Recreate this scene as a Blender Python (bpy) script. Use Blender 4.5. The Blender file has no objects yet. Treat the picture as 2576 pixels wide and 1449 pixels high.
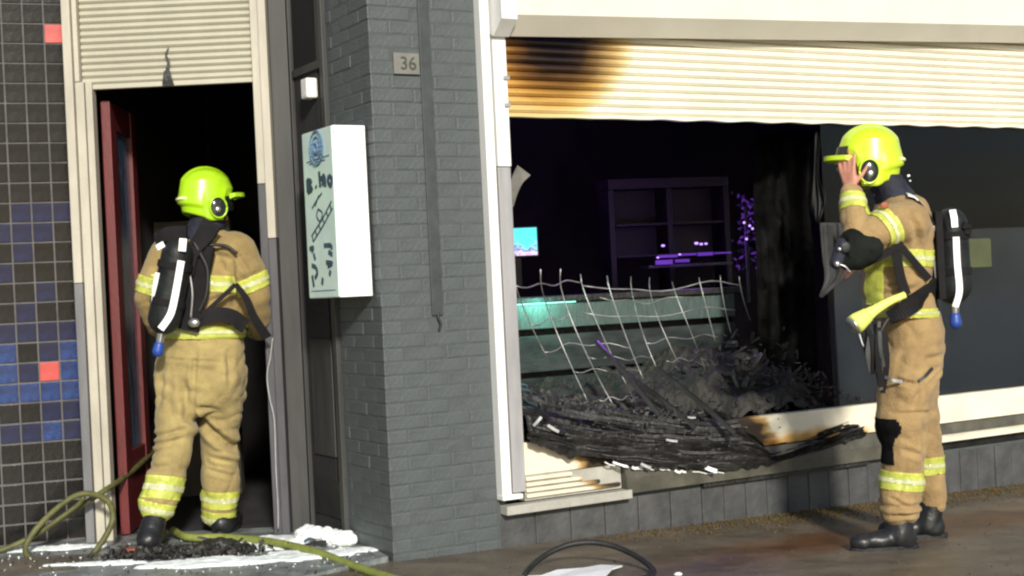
import bpy, bmesh, math, random
from mathutils import Vector, Matrix, noise
R = math.radians
rnd = random.Random(7)
S = bpy.context.scene
COL = S.collection

# ------------------------------------------------------------------ camera
ROLL = math.atan(.048); FPX = 3573.; H = 1.21
cd = bpy.data.cameras.new('camera'); cam = bpy.data.objects.new('camera', cd); COL.objects.link(cam)
cd.sensor_width = 36; cd.lens = 36 * FPX / 2576; cd.clip_end = 300; cd.clip_start = .05
cam.matrix_world = Matrix.Translation((0, 0, H)) @ Matrix.Rotation(R(90), 4, 'X') @ Matrix.Rotation(-ROLL, 4, 'Z')
S.camera = cam
# ------------------------------------------------------------------ light
SUN = Vector((.19, -.88, .42)).normalized()          # direction towards the light
w = bpy.data.worlds.new('World'); S.world = w; w.use_nodes = True
nt = w.node_tree; bg = nt.nodes['Background']
sky = nt.nodes.new('ShaderNodeTexSky'); sky.sky_type = 'NISHITA'; sky.sun_disc = False
sky.sun_elevation = math.asin(SUN.z); sky.sun_rotation = math.atan2(SUN.x, SUN.y)
nt.links.new(sky.outputs[0], bg.inputs[0]); bg.inputs[1].default_value = .095
ld = bpy.data.lights.new('floodlight', 'SUN'); lo = bpy.data.objects.new('floodlight', ld); COL.objects.link(lo)
ld.energy = 4.0; ld.angle = R(5); ld.color = (1., .955, .86)
lo.rotation_euler = SUN.to_track_quat('Z', 'Y').to_euler(); lo.location = SUN * 10
S.view_settings.view_transform = 'Standard'; S.view_settings.look = 'None'
S.view_settings.exposure = .2; S.view_settings.gamma = 1; S.view_settings.use_curve_mapping = False
S.render.engine = 'CYCLES'
S.cycles.max_bounces = 6; S.cycles.filter_width = 2.3

# ------------------------------------------------------------------ frames of reference
def at(x, y, Y):
    """world point seen at (x, y) of the 2576 wide photograph at distance Y"""
    cx = x - 1288; cy = 724.5 - y
    u = (cx * math.cos(ROLL) + cy * math.sin(ROLL)) / FPX; v = (-cx * math.sin(ROLL) + cy * math.cos(ROLL)) / FPX
    return Vector((u * Y, Y, H + v * Y))
class Frame:
    def __init__(s, o, ang):
        s.o = Vector(o); s.d = Vector((math.cos(ang), math.sin(ang), 0)); s.n = Vector((math.sin(ang), -math.cos(ang), 0)); s.ang = ang
    def __call__(s, a, o=0, z=0): return s.o + s.d * a + s.n * o + Vector((0, 0, z))
CORNER = (-.5965, 6.449, 0)
FAC = Frame(CORNER, R(30))                            # street facade: along +d, towards the street +n
SIDE = Frame(CORNER, R(120)); SIDE.n = Vector((-.866, -.5, 0))   # recess side wall: +d goes into the recess
TIL = Frame((-2.235, 7.34, 0), R(20))                 # tiled wall, goes along -d
FRONT = Frame((0, 7.3, 0), 0)

# ------------------------------------------------------------------ materials
def mat(name, col, rough=.6, var=.15, scale=8., col2=None, bump=.0, bscale=60., metal=0., spec=.5, stretch=None, coat=0, sheen=0):
    m = bpy.data.materials.new(name); m.use_nodes = True; t = m.node_tree; b = t.nodes['Principled BSDF']
    b.inputs['Roughness'].default_value = rough; b.inputs['Metallic'].default_value = metal
    b.inputs['Specular IOR Level'].default_value = spec
    if coat: b.inputs['Coat Weight'].default_value = coat; b.inputs['Coat Roughness'].default_value = .15
    if sheen: b.inputs['Sheen Weight'].default_value = sheen
    tc = t.nodes.new('ShaderNodeTexCoord'); mp = t.nodes.new('ShaderNodeMapping')
    t.links.new(tc.outputs['Object'], mp.inputs[0])
    if stretch: mp.inputs['Scale'].default_value = stretch
    n = t.nodes.new('ShaderNodeTexNoise'); n.inputs['Scale'].default_value = scale; n.inputs['Detail'].default_value = 6
    n.inputs['Roughness'].default_value = .65
    t.links.new(mp.outputs[0], n.inputs['Vector'])
    r = t.nodes.new('ShaderNodeValToRGB'); e = r.color_ramp.elements
    c2 = col2 if col2 else tuple(c * (1 - var * 2.2) for c in col)
    c1 = col if col2 else tuple(min(1, c * (1 + var)) for c in col)
    e[0].position = .33; e[1].position = .67
    e[0].color = (*[max(0, c) for c in c2], 1); e[1].color = (*c1, 1)
    t.links.new(n.outputs['Fac'], r.inputs[0]); t.links.new(r.outputs[0], b.inputs['Base Color'])
    mr = t.nodes.new('ShaderNodeMapRange'); mr.inputs[3].default_value = max(.03, rough - .12); mr.inputs[4].default_value = min(1, rough + .15)
    t.links.new(n.outputs['Fac'], mr.inputs[0]); t.links.new(mr.outputs[0], b.inputs['Roughness'])
    if bump:
        n2 = t.nodes.new('ShaderNodeTexNoise'); n2.inputs['Scale'].default_value = bscale; n2.inputs['Detail'].default_value = 5
        t.links.new(mp.outputs[0], n2.inputs['Vector'])
        bp = t.nodes.new('ShaderNodeBump'); bp.inputs['Strength'].default_value = bump; bp.inputs['Distance'].default_value = .01
        t.links.new(n2.outputs['Fac'], bp.inputs['Height']); t.links.new(bp.outputs[0], b.inputs['Normal'])
    m['ramp'] = r.name
    return m
def overlay(m, centre, size, colour, soft=.5, amp=.6, nscale=6., stretch=(1, 1, 1), steps=None):
    """mix a stain of its own shape over the material: an ellipsoid with a noisy edge, in world coordinates"""
    t = m.node_tree; b = t.nodes['Principled BSDF']
    old = b.inputs['Base Color'].links[0].from_socket
    g = t.nodes.new('ShaderNodeNewGeometry'); mp = t.nodes.new('ShaderNodeMapping'); mp.vector_type = 'TEXTURE'
    mp.inputs['Location'].default_value = centre; mp.inputs['Scale'].default_value = size; mp.inputs['Rotation'].default_value = (0, 0, R(30))
    t.links.new(g.outputs['Position'], mp.inputs[0])
    ln = t.nodes.new('ShaderNodeVectorMath'); ln.operation = 'LENGTH'; t.links.new(mp.outputs[0], ln.inputs[0])
    m2 = t.nodes.new('ShaderNodeMapping'); m2.inputs['Scale'].default_value = stretch; m2.inputs['Rotation'].default_value = (0, 0, R(-30))
    t.links.new(g.outputs['Position'], m2.inputs[0])
    n = t.nodes.new('ShaderNodeTexNoise'); n.inputs['Scale'].default_value = nscale; n.inputs['Detail'].default_value = 5
    t.links.new(m2.outputs[0], n.inputs['Vector'])
    ma = t.nodes.new('ShaderNodeMath'); ma.operation = 'MULTIPLY_ADD'; ma.inputs[1].default_value = amp
    t.links.new(n.outputs['Fac'], ma.inputs[0]); t.links.new(ln.outputs['Value'], ma.inputs[2])
    r = t.nodes.new('ShaderNodeValToRGB'); e = r.color_ramp.elements
    lo_, hi = amp * .5 + 1 - soft, amp * .5 + 1
    mr = t.nodes.new('ShaderNodeMapRange'); mr.inputs[1].default_value = lo_; mr.inputs[2].default_value = hi
    t.links.new(ma.outputs[0], mr.inputs[0]); t.links.new(mr.outputs[0], r.inputs[0])
    mx = t.nodes.new('ShaderNodeMix'); mx.data_type = 'RGBA'; mx.blend_type = 'MULTIPLY'; mx.inputs[0].default_value = 1
    cols = steps or [(0, colour), (1, (1, 1, 1))]
    e[0].position = cols[0][0]; e[0].color = (*cols[0][1], 1); e[1].position = cols[-1][0]; e[1].color = (*cols[-1][1], 1)
    for p, c in cols[1:-1]:
        q = e.new(p); q.color = (*c, 1)
    t.links.new(old, mx.inputs[6]); t.links.new(r.outputs[0], mx.inputs[7]); t.links.new(mx.outputs[2], b.inputs['Base Color'])
    return m
def emis(name, col, k):
    m = bpy.data.materials.new(name); m.use_nodes = True; b = m.node_tree.nodes['Principled BSDF']
    b.inputs['Base Color'].default_value = (.02, .02, .02, 1); b.inputs['Emission Color'].default_value = (*col, 1); b.inputs['Emission Strength'].default_value = k
    return m

M = {}
M['pave'] = mat('pavement_wet', (.175, .142, .10), .36, scale=3.2, col2=(.06, .047, .034), bump=.55, bscale=38, stretch=(1, 1.6, 1))
overlay(M['pave'], (1.9, 6.95, 0), (1.7, .34, 1), (.9, .5, .25), soft=.6, amp=.9, nscale=7)
M['step'] = mat('threshold_stone', (.3, .33, .32), .4, scale=9, col2=(.07, .08, .078), bump=.5, bscale=60)
M['brick'] = mat('grey_painted_brick', (.084, .096, .098), .5, scale=3, col2=(.056, .068, .069), bump=.3, bscale=70)
M['mortar'] = mat('painted_mortar', (.072, .082, .083), .75, .1, bump=.3)
M['block'] = mat('grey_painted_block', (.085, .085, .085), .55, scale=7, col2=(.045, .047, .047), bump=.4, bscale=40)
M['tile'] = mat('dark_glazed_tile', (.013, .012, .011), .2, scale=9, col2=(.005, .005, .005), bump=.12, bscale=25, spec=.22)
M['tilereflect'] = mat('blue_reflection_tile', (.014, .05, .19), .22, scale=16, col2=(.006, .012, .05), bump=.12, bscale=25, spec=.3)  # blue reflection on the wall, painted into single tiles
M['tilereflectdim'] = mat('dim_blue_reflection_tile', (.012, .017, .065), .2, scale=16, col2=(.008, .009, .018), spec=.25)  # fainter part of the painted blue reflection
M['tilered'] = mat('red_tile', (.52, .055, .05), .25, .12, coat=.3)
M['grout'] = mat('pale_grout', (.13, .122, .118), .85, bump=.3)
M['cream'] = mat('cream_shutter', (.45, .43, .34), .45, .05, scale=3, stretch=(1, 1, .6))
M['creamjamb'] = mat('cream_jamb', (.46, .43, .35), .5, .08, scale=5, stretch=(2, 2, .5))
M['shadejamb'] = mat('shaded_jamb', (.16, .16, .165), .5, .12, scale=5, stretch=(2, 2, .5))  # grey paints the shadow on the lower left post
M['deepshadejamb'] = mat('deep_shaded_jamb', (.07, .07, .078), .5, .15, scale=5, stretch=(2, 2, .5))  # darker grey paints the deeper shadow on the right posts
M['white'] = mat('white_window_frame', (.8, .8, .77), .4, .05, scale=3, stretch=(2, 2, .4))
M['alu'] = mat('dull_aluminium', (.38, .375, .38), .42, .08, scale=6, metal=.15, stretch=(3, 3, .4))
M['shutter'] = mat('pale_cream_shutter', (.80, .765, .63), .42, .04, scale=2)
overlay(M['shutter'], FAC(1.0, 0, 2.38), (.47, .3, .32), None, soft=.85, amp=.45, nscale=3.2, stretch=(.7, .7, 6),
        steps=[(0, (.012, .008, .008)), (.26, (.045, .028, .026)), (.5, (.26, .16, .075)), (.72, (.66, .47, .22)), (.88, (.95, .82, .56)), (1, (1, 1, 1))])
overlay(M['shutter'], FAC(.78, 0, 2.22), (.50, .3, .36), None, soft=.7, amp=.35, nscale=4, stretch=(.7, .7, 6),
        steps=[(0, (.78, .56, .26)), (.5, (.9, .73, .42)), (.8, (1, .88, .6)), (1, (1, 1, 1))])
M['box'] = mat('shutter_box_cream', (.74, .71, .60), .45, .04, scale=2)
M['band'] = mat('window_band_cream', (.8, .74, .58), .45, .07, scale=4)
overlay(M['band'], FAC(1.62, 0, .36), (.66, .5, .34), None, soft=.45, amp=.4, nscale=6, stretch=(1, 1, 3),
        steps=[(0, (.015, .013, .012)), (.6, (.06, .04, .025)), (.85, (.6, .4, .17)), (1, (1, 1, 1))])
overlay(M['band'], FAC(2.55, 0, .27), (.5, .5, .12), None, soft=.7, amp=.5, nscale=9, stretch=(1, 1, 2),
        steps=[(0, (.2, .1, .03)), (.6, (.8, .52, .2)), (1, (1, 1, 1))])
M['sill'] = mat('shaded_olive_sill', (.115, .108, .082), .5, scale=5, col2=(.05, .048, .036), bump=.3, bscale=30)  # olive tone paints the shadow lying over the sill
M['sillpale'] = mat('pale_sill', (.42, .41, .36), .45, .1)
M['door'] = mat('dark_grey_door', (.052, .052, .05), .5, scale=4, col2=(.026, .026, .025), stretch=(3, 3, .4))
M['doordark'] = mat('door_foot_shadow', (.022, .022, .022), .3, .2)
M['olive'] = mat('olive_panel', (.06, .085, .018), .5, .3)
M['red'] = mat('dark_red_paint', (.12, .013, .014), .45, .12, scale=7, stretch=(2, 2, .4), bump=.15)
M['glassblue'] = mat('sooty_reflection_glass', (.10, .16, .26), .2, scale=5, col2=(.008, .01, .014), stretch=(2, 2, .7))  # blue tone paints the bluish reflection in the pane
M['black'] = mat('black_rubber', (.014, .014, .015), .55, .2, bump=.2)
M['webbing'] = mat('black_webbing', (.014, .013, .014), .8, .2, bump=.3, bscale=200, spec=.2)
M['char'] = mat('charred', (.036, .034, .032), .5, scale=9, col2=(.007, .007, .006), bump=.8, bscale=40)
M['ash'] = mat('ash_grey', (.075, .073, .071), .5, scale=30, col2=(.02, .02, .02), bump=.6)
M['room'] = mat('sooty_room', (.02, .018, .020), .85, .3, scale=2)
M['greywall'] = mat('dim_partition', (.10, .092, .066), .8, .2, scale=4)
M['screenpanel'] = mat('slate_window_film', (.052, .059, .066), .4, scale=2, col2=(.026, .033, .042))
M['film_y'] = mat('yellow_sticker', (.075, .085, .038), .5, .1)
M['curtain'] = mat('grey_torn_lining', (.075, .078, .07), .7, scale=9, col2=(.02, .02, .02), stretch=(2, 2, .4))
M['bar'] = mat('bar_front', (.045, .056, .055), .4, scale=4, col2=(.014, .018, .018), stretch=(1, 1, 3), bump=.3)
M['barglow'] = mat('ribbed_mint_panel', (.09, .13, .12), .35, scale=25, col2=(.05, .075, .07), stretch=(3, 3, .4), bump=.5)
M['wire'] = mat('bare_steel_wire', (.42, .42, .41), .35, .3, metal=.6)
M['hose'] = mat('olive_hose', (.115, .115, .035), .55, .2, scale=20, bump=.3, bscale=150)
M['hoseyel'] = mat('yellow_green_hose', (.24, .27, .06), .5, .15, scale=20, bump=.3, bscale=150)
M['foam'] = mat('white_foam', (.86, .9, .89), .7, .06, scale=25, bump=.5, bscale=50)
M['paper'] = mat('white_sheet', (.85, .86, .87), .6, .05, bump=.3, bscale=20)
M['signpale'] = mat('mint_white_sign', (.66, .82, .74), .35, .04)
M['signwhite'] = mat('white_sign_side', (.9, .9, .9), .35, .02)
M['ink'] = mat('blue_black_print', (.05, .085, .12), .6, .3)
M['inkblue'] = mat('blue_print', (.14, .24, .36), .6, .2)
M['plate'] = mat('number_plate', (.19, .19, .165), .5, .1)
M['digits'] = mat('engraved_digits', (.06, .06, .045), .6, .1)
M['lampgrey'] = mat('dull_pale_fragment', (.4, .4, .4), .5, .15)
M['lamp'] = mat('white_plastic', (.75, .75, .72), .4, .04)
M['jacket'] = mat('tan_turnout_cloth', (.40, .268, .112), .8, scale=7, col2=(.25, .16, .066), bump=.55, bscale=130, sheen=.15)
M['jacket1'] = mat('ochre_turnout_cloth', (.37, .265, .098), .8, scale=7, col2=(.22, .155, .057), bump=.55, bscale=130, sheen=.15)
M['trous1'] = mat('khaki_turnout_cloth', (.42, .325, .125), .8, scale=7, col2=(.25, .185, .07), bump=.55, bscale=130, sheen=.15)
M['hiviz'] = mat('lime_reflective_tape', (.88, .95, .20), .4, .08, scale=18, bump=.25, bscale=90)
M['stripe'] = mat('pale_silver_stripe', (.93, .95, .62), .3, .05)
M['helmet'] = mat('fluorescent_helmet', (.43, .78, .003), .28, col2=(.34, .58, .012), scale=4, coat=.5)
M['helmet2'] = mat('fluorescent_helmet_yellow', (.60, .82, .016), .28, col2=(.50, .66, .03), scale=4, coat=.5)
M['navy'] = mat('navy_neck_cloth', (.022, .024, .045), .8, .3, bump=.4)
M['skin'] = mat('skin', (.55, .25, .17), .5, .12, scale=12)
M['tank'] = mat('black_tank_sleeve', (.014, .017, .017), .5, .3, scale=6, bump=.3, spec=.3)
M['retro'] = mat('silver_white_tape', (.9, .9, .9), .35, .03)
M['steel'] = mat('steel_fitting', (.5, .5, .5), .3, .1, metal=.8)
M['blue'] = mat('blue_knob', (.02, .07, .35), .4, .1)
M['boot'] = mat('black_boot', (.016, .017, .019), .38, .2, bump=.2, bscale=60)
M['terra'] = mat('broken_red_brick', (.3, .09, .06), .8, .2, bump=.5)
M['visor'] = mat('dark_visor', (.02, .022, .024), .12, .1)
M['purple'] = emis('purple_led', (.22, .05, .8), .42)
M['purplehot'] = emis('purple_led_hot', (.55, .3, 1.), 1.6)
M['teal_led'] = emis('mint_led', (.35, 1., .8), 3.)
def screen_mat():
    m = emis('tv_picture', (1, 1, 1), 1.25); t = m.node_tree; b = t.nodes['Principled BSDF']
    tc = t.nodes.new('ShaderNodeTexCoord'); se = t.nodes.new('ShaderNodeSeparateXYZ'); t.links.new(tc.outputs['Generated'], se.inputs[0])
    n = t.nodes.new('ShaderNodeTexNoise'); n.inputs['Scale'].default_value = 5; t.links.new(tc.outputs['Generated'], n.inputs['Vector'])
    ma = t.nodes.new('ShaderNodeMath'); ma.operation = 'MULTIPLY_ADD'; ma.inputs[1].default_value = 1.1
    t.links.new(n.outputs['Fac'], ma.inputs[0]); t.links.new(se.outputs['Z'], ma.inputs[2])
    r = t.nodes.new('ShaderNodeValToRGB'); e = r.color_ramp.elements
    e[0].position = .4; e[0].color = (.9, .35, .6, 1); e[1].position = 1.2 - .05; e[1].color = (.1, .75, .8, 1)
    for p, c in ((.62, (.75, .7, 1, 1)), (.75, (.1, .12, .3, 1)), (.86, (.35, .6, .95, 1)), (.95, (.15, .85, .85, 1))):
        q = e.new(p); q.color = c
    t.links.new(ma.outputs[0], r.inputs[0]); t.links.new(r.outputs[0], b.inputs['Emission Color'])
    return m
M['tv'] = screen_mat()
def glass_mat():
    m = bpy.data.materials.new('window_glass'); m.use_nodes = True; b = m.node_tree.nodes['Principled BSDF']
    b.inputs['Base Color'].default_value = (.85, .86, .87, 1); b.inputs['Roughness'].default_value = .03
    b.inputs['Transmission Weight'].default_value = 1; b.inputs['IOR'].default_value = 1.25
    return m
M['glass'] = glass_mat()

# ------------------------------------------------------------------ object helpers
def root_loc(o):
    v = Vector((0, 0, 0))
    while o: v += o.location; o = o.parent
    return v
def link(name, me, m, parent=None):
    o = bpy.data.objects.new(name, me); COL.objects.link(o)
    if m is not None and not me.materials: me.materials.append(M[m] if isinstance(m, str) else m)
    if parent: o.parent = parent
    return o
def mk(name, bm, m, parent=None, smooth=False):
    """bm is in world coordinates; the object gets them relative to its parent"""
    off = root_loc(parent) if parent else Vector((0, 0, 0))
    loc = Vector((0, 0, 0))
    if not parent:                                     # own origin at the base centre
        co = [v.co for v in bm.verts]
        loc = Vector((sum(c.x for c in co) / len(co), sum(c.y for c in co) / len(co), min(c.z for c in co)))
        off = loc
    bmesh.ops.translate(bm, verts=bm.verts, vec=-off)
    me = bpy.data.meshes.new(name)
    if smooth:
        for f in bm.faces: f.smooth = True
    bmesh.ops.recalc_face_normals(bm, faces=bm.faces)
    bm.to_mesh(me); bm.free()
    o = link(name, me, m, parent); o.location = loc
    return o
def tag(o, label, cat, group=None, kind=None):
    if label: o['label'] = label
    if cat: o['category'] = cat
    if group: o['group'] = group
    if kind: o['kind'] = kind
    return o
def thing(name, loc, label, cat, group=None):
    o = bpy.data.objects.new(name, None); COL.objects.link(o); o.location = loc; o.empty_display_size = .1
    return tag(o, label, cat, group)
def nb(): return bmesh.new()
def box(bm, fr, a0, a1, o0, o1, z0, z1, bev=0., dz=0.):
    """box in a frame; dz = rise of z per metre along a"""
    vs = []
    for a in (a0, a1):
        for o in (o0, o1):
            for z in (z0, z1): vs.append(bm.verts.new(fr(a, o, z + dz * (a - a0))))
    fs = [bm.faces.new([vs[i] for i in q]) for q in ((0, 1, 3, 2), (4, 6, 7, 5), (0, 4, 5, 1), (2, 3, 7, 6), (0, 2, 6, 4), (1, 5, 7, 3))]
    if bev:
        es = list({e for f in fs for e in f.edges})
        bmesh.ops.bevel(bm, geom=es, offset=bev, segments=2, affect='EDGES', profile=.6)
    return bm
def B(name, fr, a0, a1, o0, o1, z0, z1, m, parent=None, bev=.002, dz=0.): return mk(name, box(nb(), fr, a0, a1, o0, o1, z0, z1, bev, dz), m, parent)
def prism(bm, fr, prof, a0, a1, dz=0.):
    """profile [(o,z)..] extruded along the frame"""
    A = [bm.verts.new(fr(a0, o, z)) for o, z in prof]; C = [bm.verts.new(fr(a1, o, z + dz * (a1 - a0))) for o, z in prof]
    n = len(prof)
    for i in range(n): bm.faces.new((A[i], A[(i + 1) % n], C[(i + 1) % n], C[i]))
    bm.faces.new(A); bm.faces.new(C[::-1]); return bm
def spline(pts, n=8):
    P = [Vector(p) for p in pts]; out = []
    if len(P) == 2: return [P[0].lerp(P[1], i / n) for i in range(n + 1)]
    for i in range(len(P) - 1):
        p0 = P[i - 1] if i else P[0] * 2 - P[1]; p1, p2 = P[i], P[i + 1]; p3 = P[i + 2] if i + 2 < len(P) else p2 * 2 - p1
        for k in range(n):
            t = k / n
            out.append(.5 * ((2 * p1) + (p2 - p0) * t + (2 * p0 - 5 * p1 + 4 * p2 - p3) * t * t + (3 * p1 - p0 - 3 * p2 + p3) * t ** 3))
    out.append(P[-1]); return out
def tube(bm, pts, rad, seg=10, flat=1.):
    """closed tube along points; rad = number or list"""
    n = len(pts); pts = [Vector(p) for p in pts]; rings = []; up = None
    for i, p in enumerate(pts):
        t = (pts[min(i + 1, n - 1)] - pts[max(i - 1, 0)]).normalized()
        if up is None: up = t.orthogonal().normalized()
        up = (up - t * up.dot(t)).normalized(); sd = t.cross(up)
        r = rad[i] if isinstance(rad, (list, tuple)) else rad
        rings.append([bm.verts.new(p + (up * math.cos(2 * math.pi * k / seg) + sd * math.sin(2 * math.pi * k / seg) * flat) * r) for k in range(seg)])
    for a, b in zip(rings, rings[1:]):
        for k in range(seg): bm.faces.new((a[k], a[(k + 1) % seg], b[(k + 1) % seg], b[k]))
    bm.faces.new(rings[0][::-1]); bm.faces.new(rings[-1]); return bm
def capsule(bm, p, q, r0, r1, seg=16, rings=5):
    p = Vector(p); q = Vector(q); d = (q - p).normalized(); pts = []; rr = []
    for i in range(rings + 1):
        a = math.pi / 2 * (1 - i / rings); pts.append(p - d * r0 * math.sin(a)); rr.append(max(r0 * math.cos(a), r0 * .02))
    for i in range(1, 4): pts.append(p.lerp(q, i / 4)); rr.append(r0 + (r1 - r0) * i / 4)
    for i in range(rings + 1):
        a = math.pi / 2 * i / rings; pts.append(q + d * r1 * math.sin(a)); rr.append(max(r1 * math.cos(a), r1 * .02))
    return tube(bm, pts, rr, seg)
def chain(bm, pr):
    """overlapping capsules along [(point, radius)..]"""
    for (p, r), (q, s) in zip(pr, pr[1:]): capsule(bm, p, q, r, s)
def rings(bm, rs, seg=28):
    """loft of horizontal ellipses (centre, half width, half depth, yaw) closed by fans"""
    L = []
    for c, a, b, yaw in rs:
        c = Vector(c); X = Vector((math.cos(yaw), math.sin(yaw), 0)); Y = Vector((-math.sin(yaw), math.cos(yaw), 0))
        L.append([bm.verts.new(c + X * a * math.cos(2 * math.pi * k / seg) + Y * b * math.sin(2 * math.pi * k / seg)) for k in range(seg)])
    for a, b in zip(L, L[1:]):
        for k in range(seg): bm.faces.new((a[k], a[(k + 1) % seg], b[(k + 1) % seg], b[k]))
    bm.faces.new(L[0][::-1]); bm.faces.new(L[-1]); return bm
def ellipsoid(bm, c, rx, ry, rz, rot=None, seg=20):
    g = bmesh.ops.create_uvsphere(bm, u_segments=seg, v_segments=seg // 2 + 2, radius=1)
    m = Matrix.Translation(c) @ (rot.to_4x4() if rot else Matrix.Identity(4)) @ Matrix.Diagonal((rx, ry, rz, 1))
    bmesh.ops.transform(bm, matrix=m, verts=g['verts']); return g['verts']
def ribbon(bm, pts, wdir, width, thick, nrm=None, n=6):
    """flat strap along points; wdir = direction of its width (or list)"""
    P = spline(pts, n); prev = None; m = len(P)
    for i, p in enumerate(P):
        t = (P[min(i + 1, m - 1)] - P[max(i - 1, 0)]).normalized()
        wd = Vector(wdir); wd = (wd - t * wd.dot(t)).normalized(); nn = t.cross(wd).normalized()
        wi = width if not isinstance(width, (list, tuple)) else width[0] + (width[1] - width[0]) * i / (m - 1)
        q = [bm.verts.new(p + wd * sx * wi / 2 + nn * sn * thick / 2) for sx, sn in ((-1, -1), (1, -1), (1, 1), (-1, 1))]
        if prev:
            for k in range(4): bm.faces.new((prev[k], prev[(k + 1) % 4], q[(k + 1) % 4], q[k]))
        else: bm.faces.new(q[::-1])
        prev = q
    bm.faces.new(prev); return bm
def remesh(bm, voxel, smooth=4, disp=None):
    """fuse overlapping closed shapes into one continuous surface; returns a bmesh"""
    bmesh.ops.recalc_face_normals(bm, faces=bm.faces)
    me = bpy.data.meshes.new('tmp'); bm.to_mesh(me); bm.free()
    o = bpy.data.objects.new('tmp', me); COL.objects.link(o)
    md = o.modifiers.new('r', 'REMESH'); md.mode = 'VOXEL'; md.voxel_size = voxel; md.adaptivity = 0
    sm = o.modifiers.new('s', 'SMOOTH'); sm.factor = .5; sm.iterations = smooth
    dg = bpy.context.evaluated_depsgraph_get(); dg.update()
    ev = o.evaluated_get(dg); me2 = bpy.data.meshes.new_from_object(ev)
    out = nb(); out.from_mesh(me2); bpy.data.objects.remove(o); bpy.data.meshes.remove(me); bpy.data.meshes.remove(me2)
    if disp:
        out.normal_update()
        mv = [(v, v.normal.copy() * disp(v.co)) for v in out.verts]
        for v, d in mv: v.co += d
    out.normal_update(); return out
def copybm(bm):
    me = bpy.data.meshes.new('c'); bm.to_mesh(me); o = nb(); o.from_mesh(me); bpy.data.meshes.remove(me); return o
def tape(name, src, p, q, radius, m, parent, push=.004, test=None):
    """reflective tape: the strip of a garment between the planes at p and q, lifted off the cloth"""
    b = copybm(src); p = Vector(p); q = Vector(q); ax = (q - p).normalized(); mid = (p + q) / 2
    rm = [f for f in b.faces if ((f.calc_center_median() - mid) - ax * (f.calc_center_median() - mid).dot(ax)).length > radius
          or abs((f.calc_center_median() - mid).dot(ax)) > (q - p).length * .5 + .03 or (test and not test(f.calc_center_median()))]
    bmesh.ops.delete(b, geom=rm, context='FACES')
    for co, no in ((p, -ax), (q, ax)):
        bmesh.ops.bisect_plane(b, geom=b.verts[:] + b.edges[:] + b.faces[:], plane_co=co, plane_no=no, clear_outer=True)
    if not b.faces: b.free(); return None
    b.normal_update()
    for v in b.verts: v.co += v.normal * push
    bmesh.ops.extrude_face_region(b, geom=b.faces[:])
    if name == 'reflective_band' and (q - p).length > .04 and push < .0065:
        k = (q - p) * .36; tape('silver_stripe', src, p + k, q - k, radius, 'stripe', parent, push + .003, test)
    return mk(name, b, m, parent, smooth=True)

# ------------------------------------------------------------------ ground
bm = nb()
def gz(x, y):
    s = (Vector((x, y, 0)) - FAC.o).dot(FAC.d)
    return -.026 * max(-1, min(6, s)) - .004
g = 44
vs = [[None] * (g + 1) for _ in range(g + 1)]
for i in range(g + 1):
    for j in range(g + 1):
        t, u = (i / g * 2 - 1), (j / g * 2 - 1)
        x = 1 + 60 * t * abs(t) ** 1.6; y = 6.5 + 60 * u * abs(u) ** 1.6
        vs[i][j] = bm.verts.new((x, y, gz(x, y) + .004 * noise.noise((x * 2.3, y * 2.3, 0))))
for i in range(g):
    for j in range(g): bm.faces.new((vs[i][j], vs[i + 1][j], vs[i + 1][j + 1], vs[i][j + 1]))
pv = mk('pavement', bm, 'pave', smooth=True); tag(pv, 'wet brown pavement in front of the shop', 'pavement', kind='structure')
# stone floor of the recess
bm = nb(); poly = [(-.62, 6.44), (-1.3, 5.7), (-3.4, 5.7), (-3.4, 7.0), (-2.2, 7.42), (-1.0, 7.42)]
a = [bm.verts.new((x, y, .022)) for x, y in poly]; b = [bm.verts.new((x, y, -.06)) for x, y in poly]
bm.faces.new(a); bm.faces.new(b[::-1])
for i in range(len(a)): bm.faces.new((a[i], a[(i + 1) % 6], b[(i + 1) % 6], b[i]))
tag(mk('entrance_floor', bm, 'step'), 'pale stone floor of the entrance recess', 'floor', kind='structure')

# ------------------------------------------------------------------ tiled wall
tw = thing('tiled_wall', TIL(-.3), 'dark tiled wall with pale grout and two red tiles, left of the doorway', 'wall')
B('backing', TIL, -1.35, -.004, -.2, 0, -.05, 3.1, 'grout', tw, 0)
tb = nb(); box(tb, Frame((0, 0, 0), 0), -.0468, .0468, -.003, .003, -.0468, .0468, .002); tmesh = {}
bme = bpy.data.meshes.new('tile'); tb.to_mesh(bme)
for key in ('tile', 'tilereflect', 'tilereflectdim', 'tilered'):
    tmesh[key] = bme.copy(); tmesh[key].materials.append(M[key])
PT = .102; cols = 11; tl = root_loc(tw)
for i in range(cols):
    for j in range(28):
        c = TIL(-.062 - PT * i, .0035 + rnd.uniform(-.0006, .0006), .03 + PT * (j + .5))
        key = 'tile'
        if (i, j) == (0, 25) or (i, j) == (1, 8): key = 'tilered'
        elif 5 <= j <= 10 and i <= 3 and rnd.random() < .85: key = 'tilereflect' if j in (7, 8, 9) and rnd.random() < .6 or rnd.random() < .15 else 'tilereflectdim'
        elif 11 <= j <= 16 and rnd.random() < .5: key = 'tilereflectdim'
        o = link('tile', tmesh[key], None, tw); o.location = c - tl
        o.rotation_euler = (rnd.uniform(-.012, .012), rnd.uniform(-.004, .004), TIL.ang + rnd.uniform(-.012, .012))
        if i == cols - 1 and j > 22: bpy.data.objects.remove(o)

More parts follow.
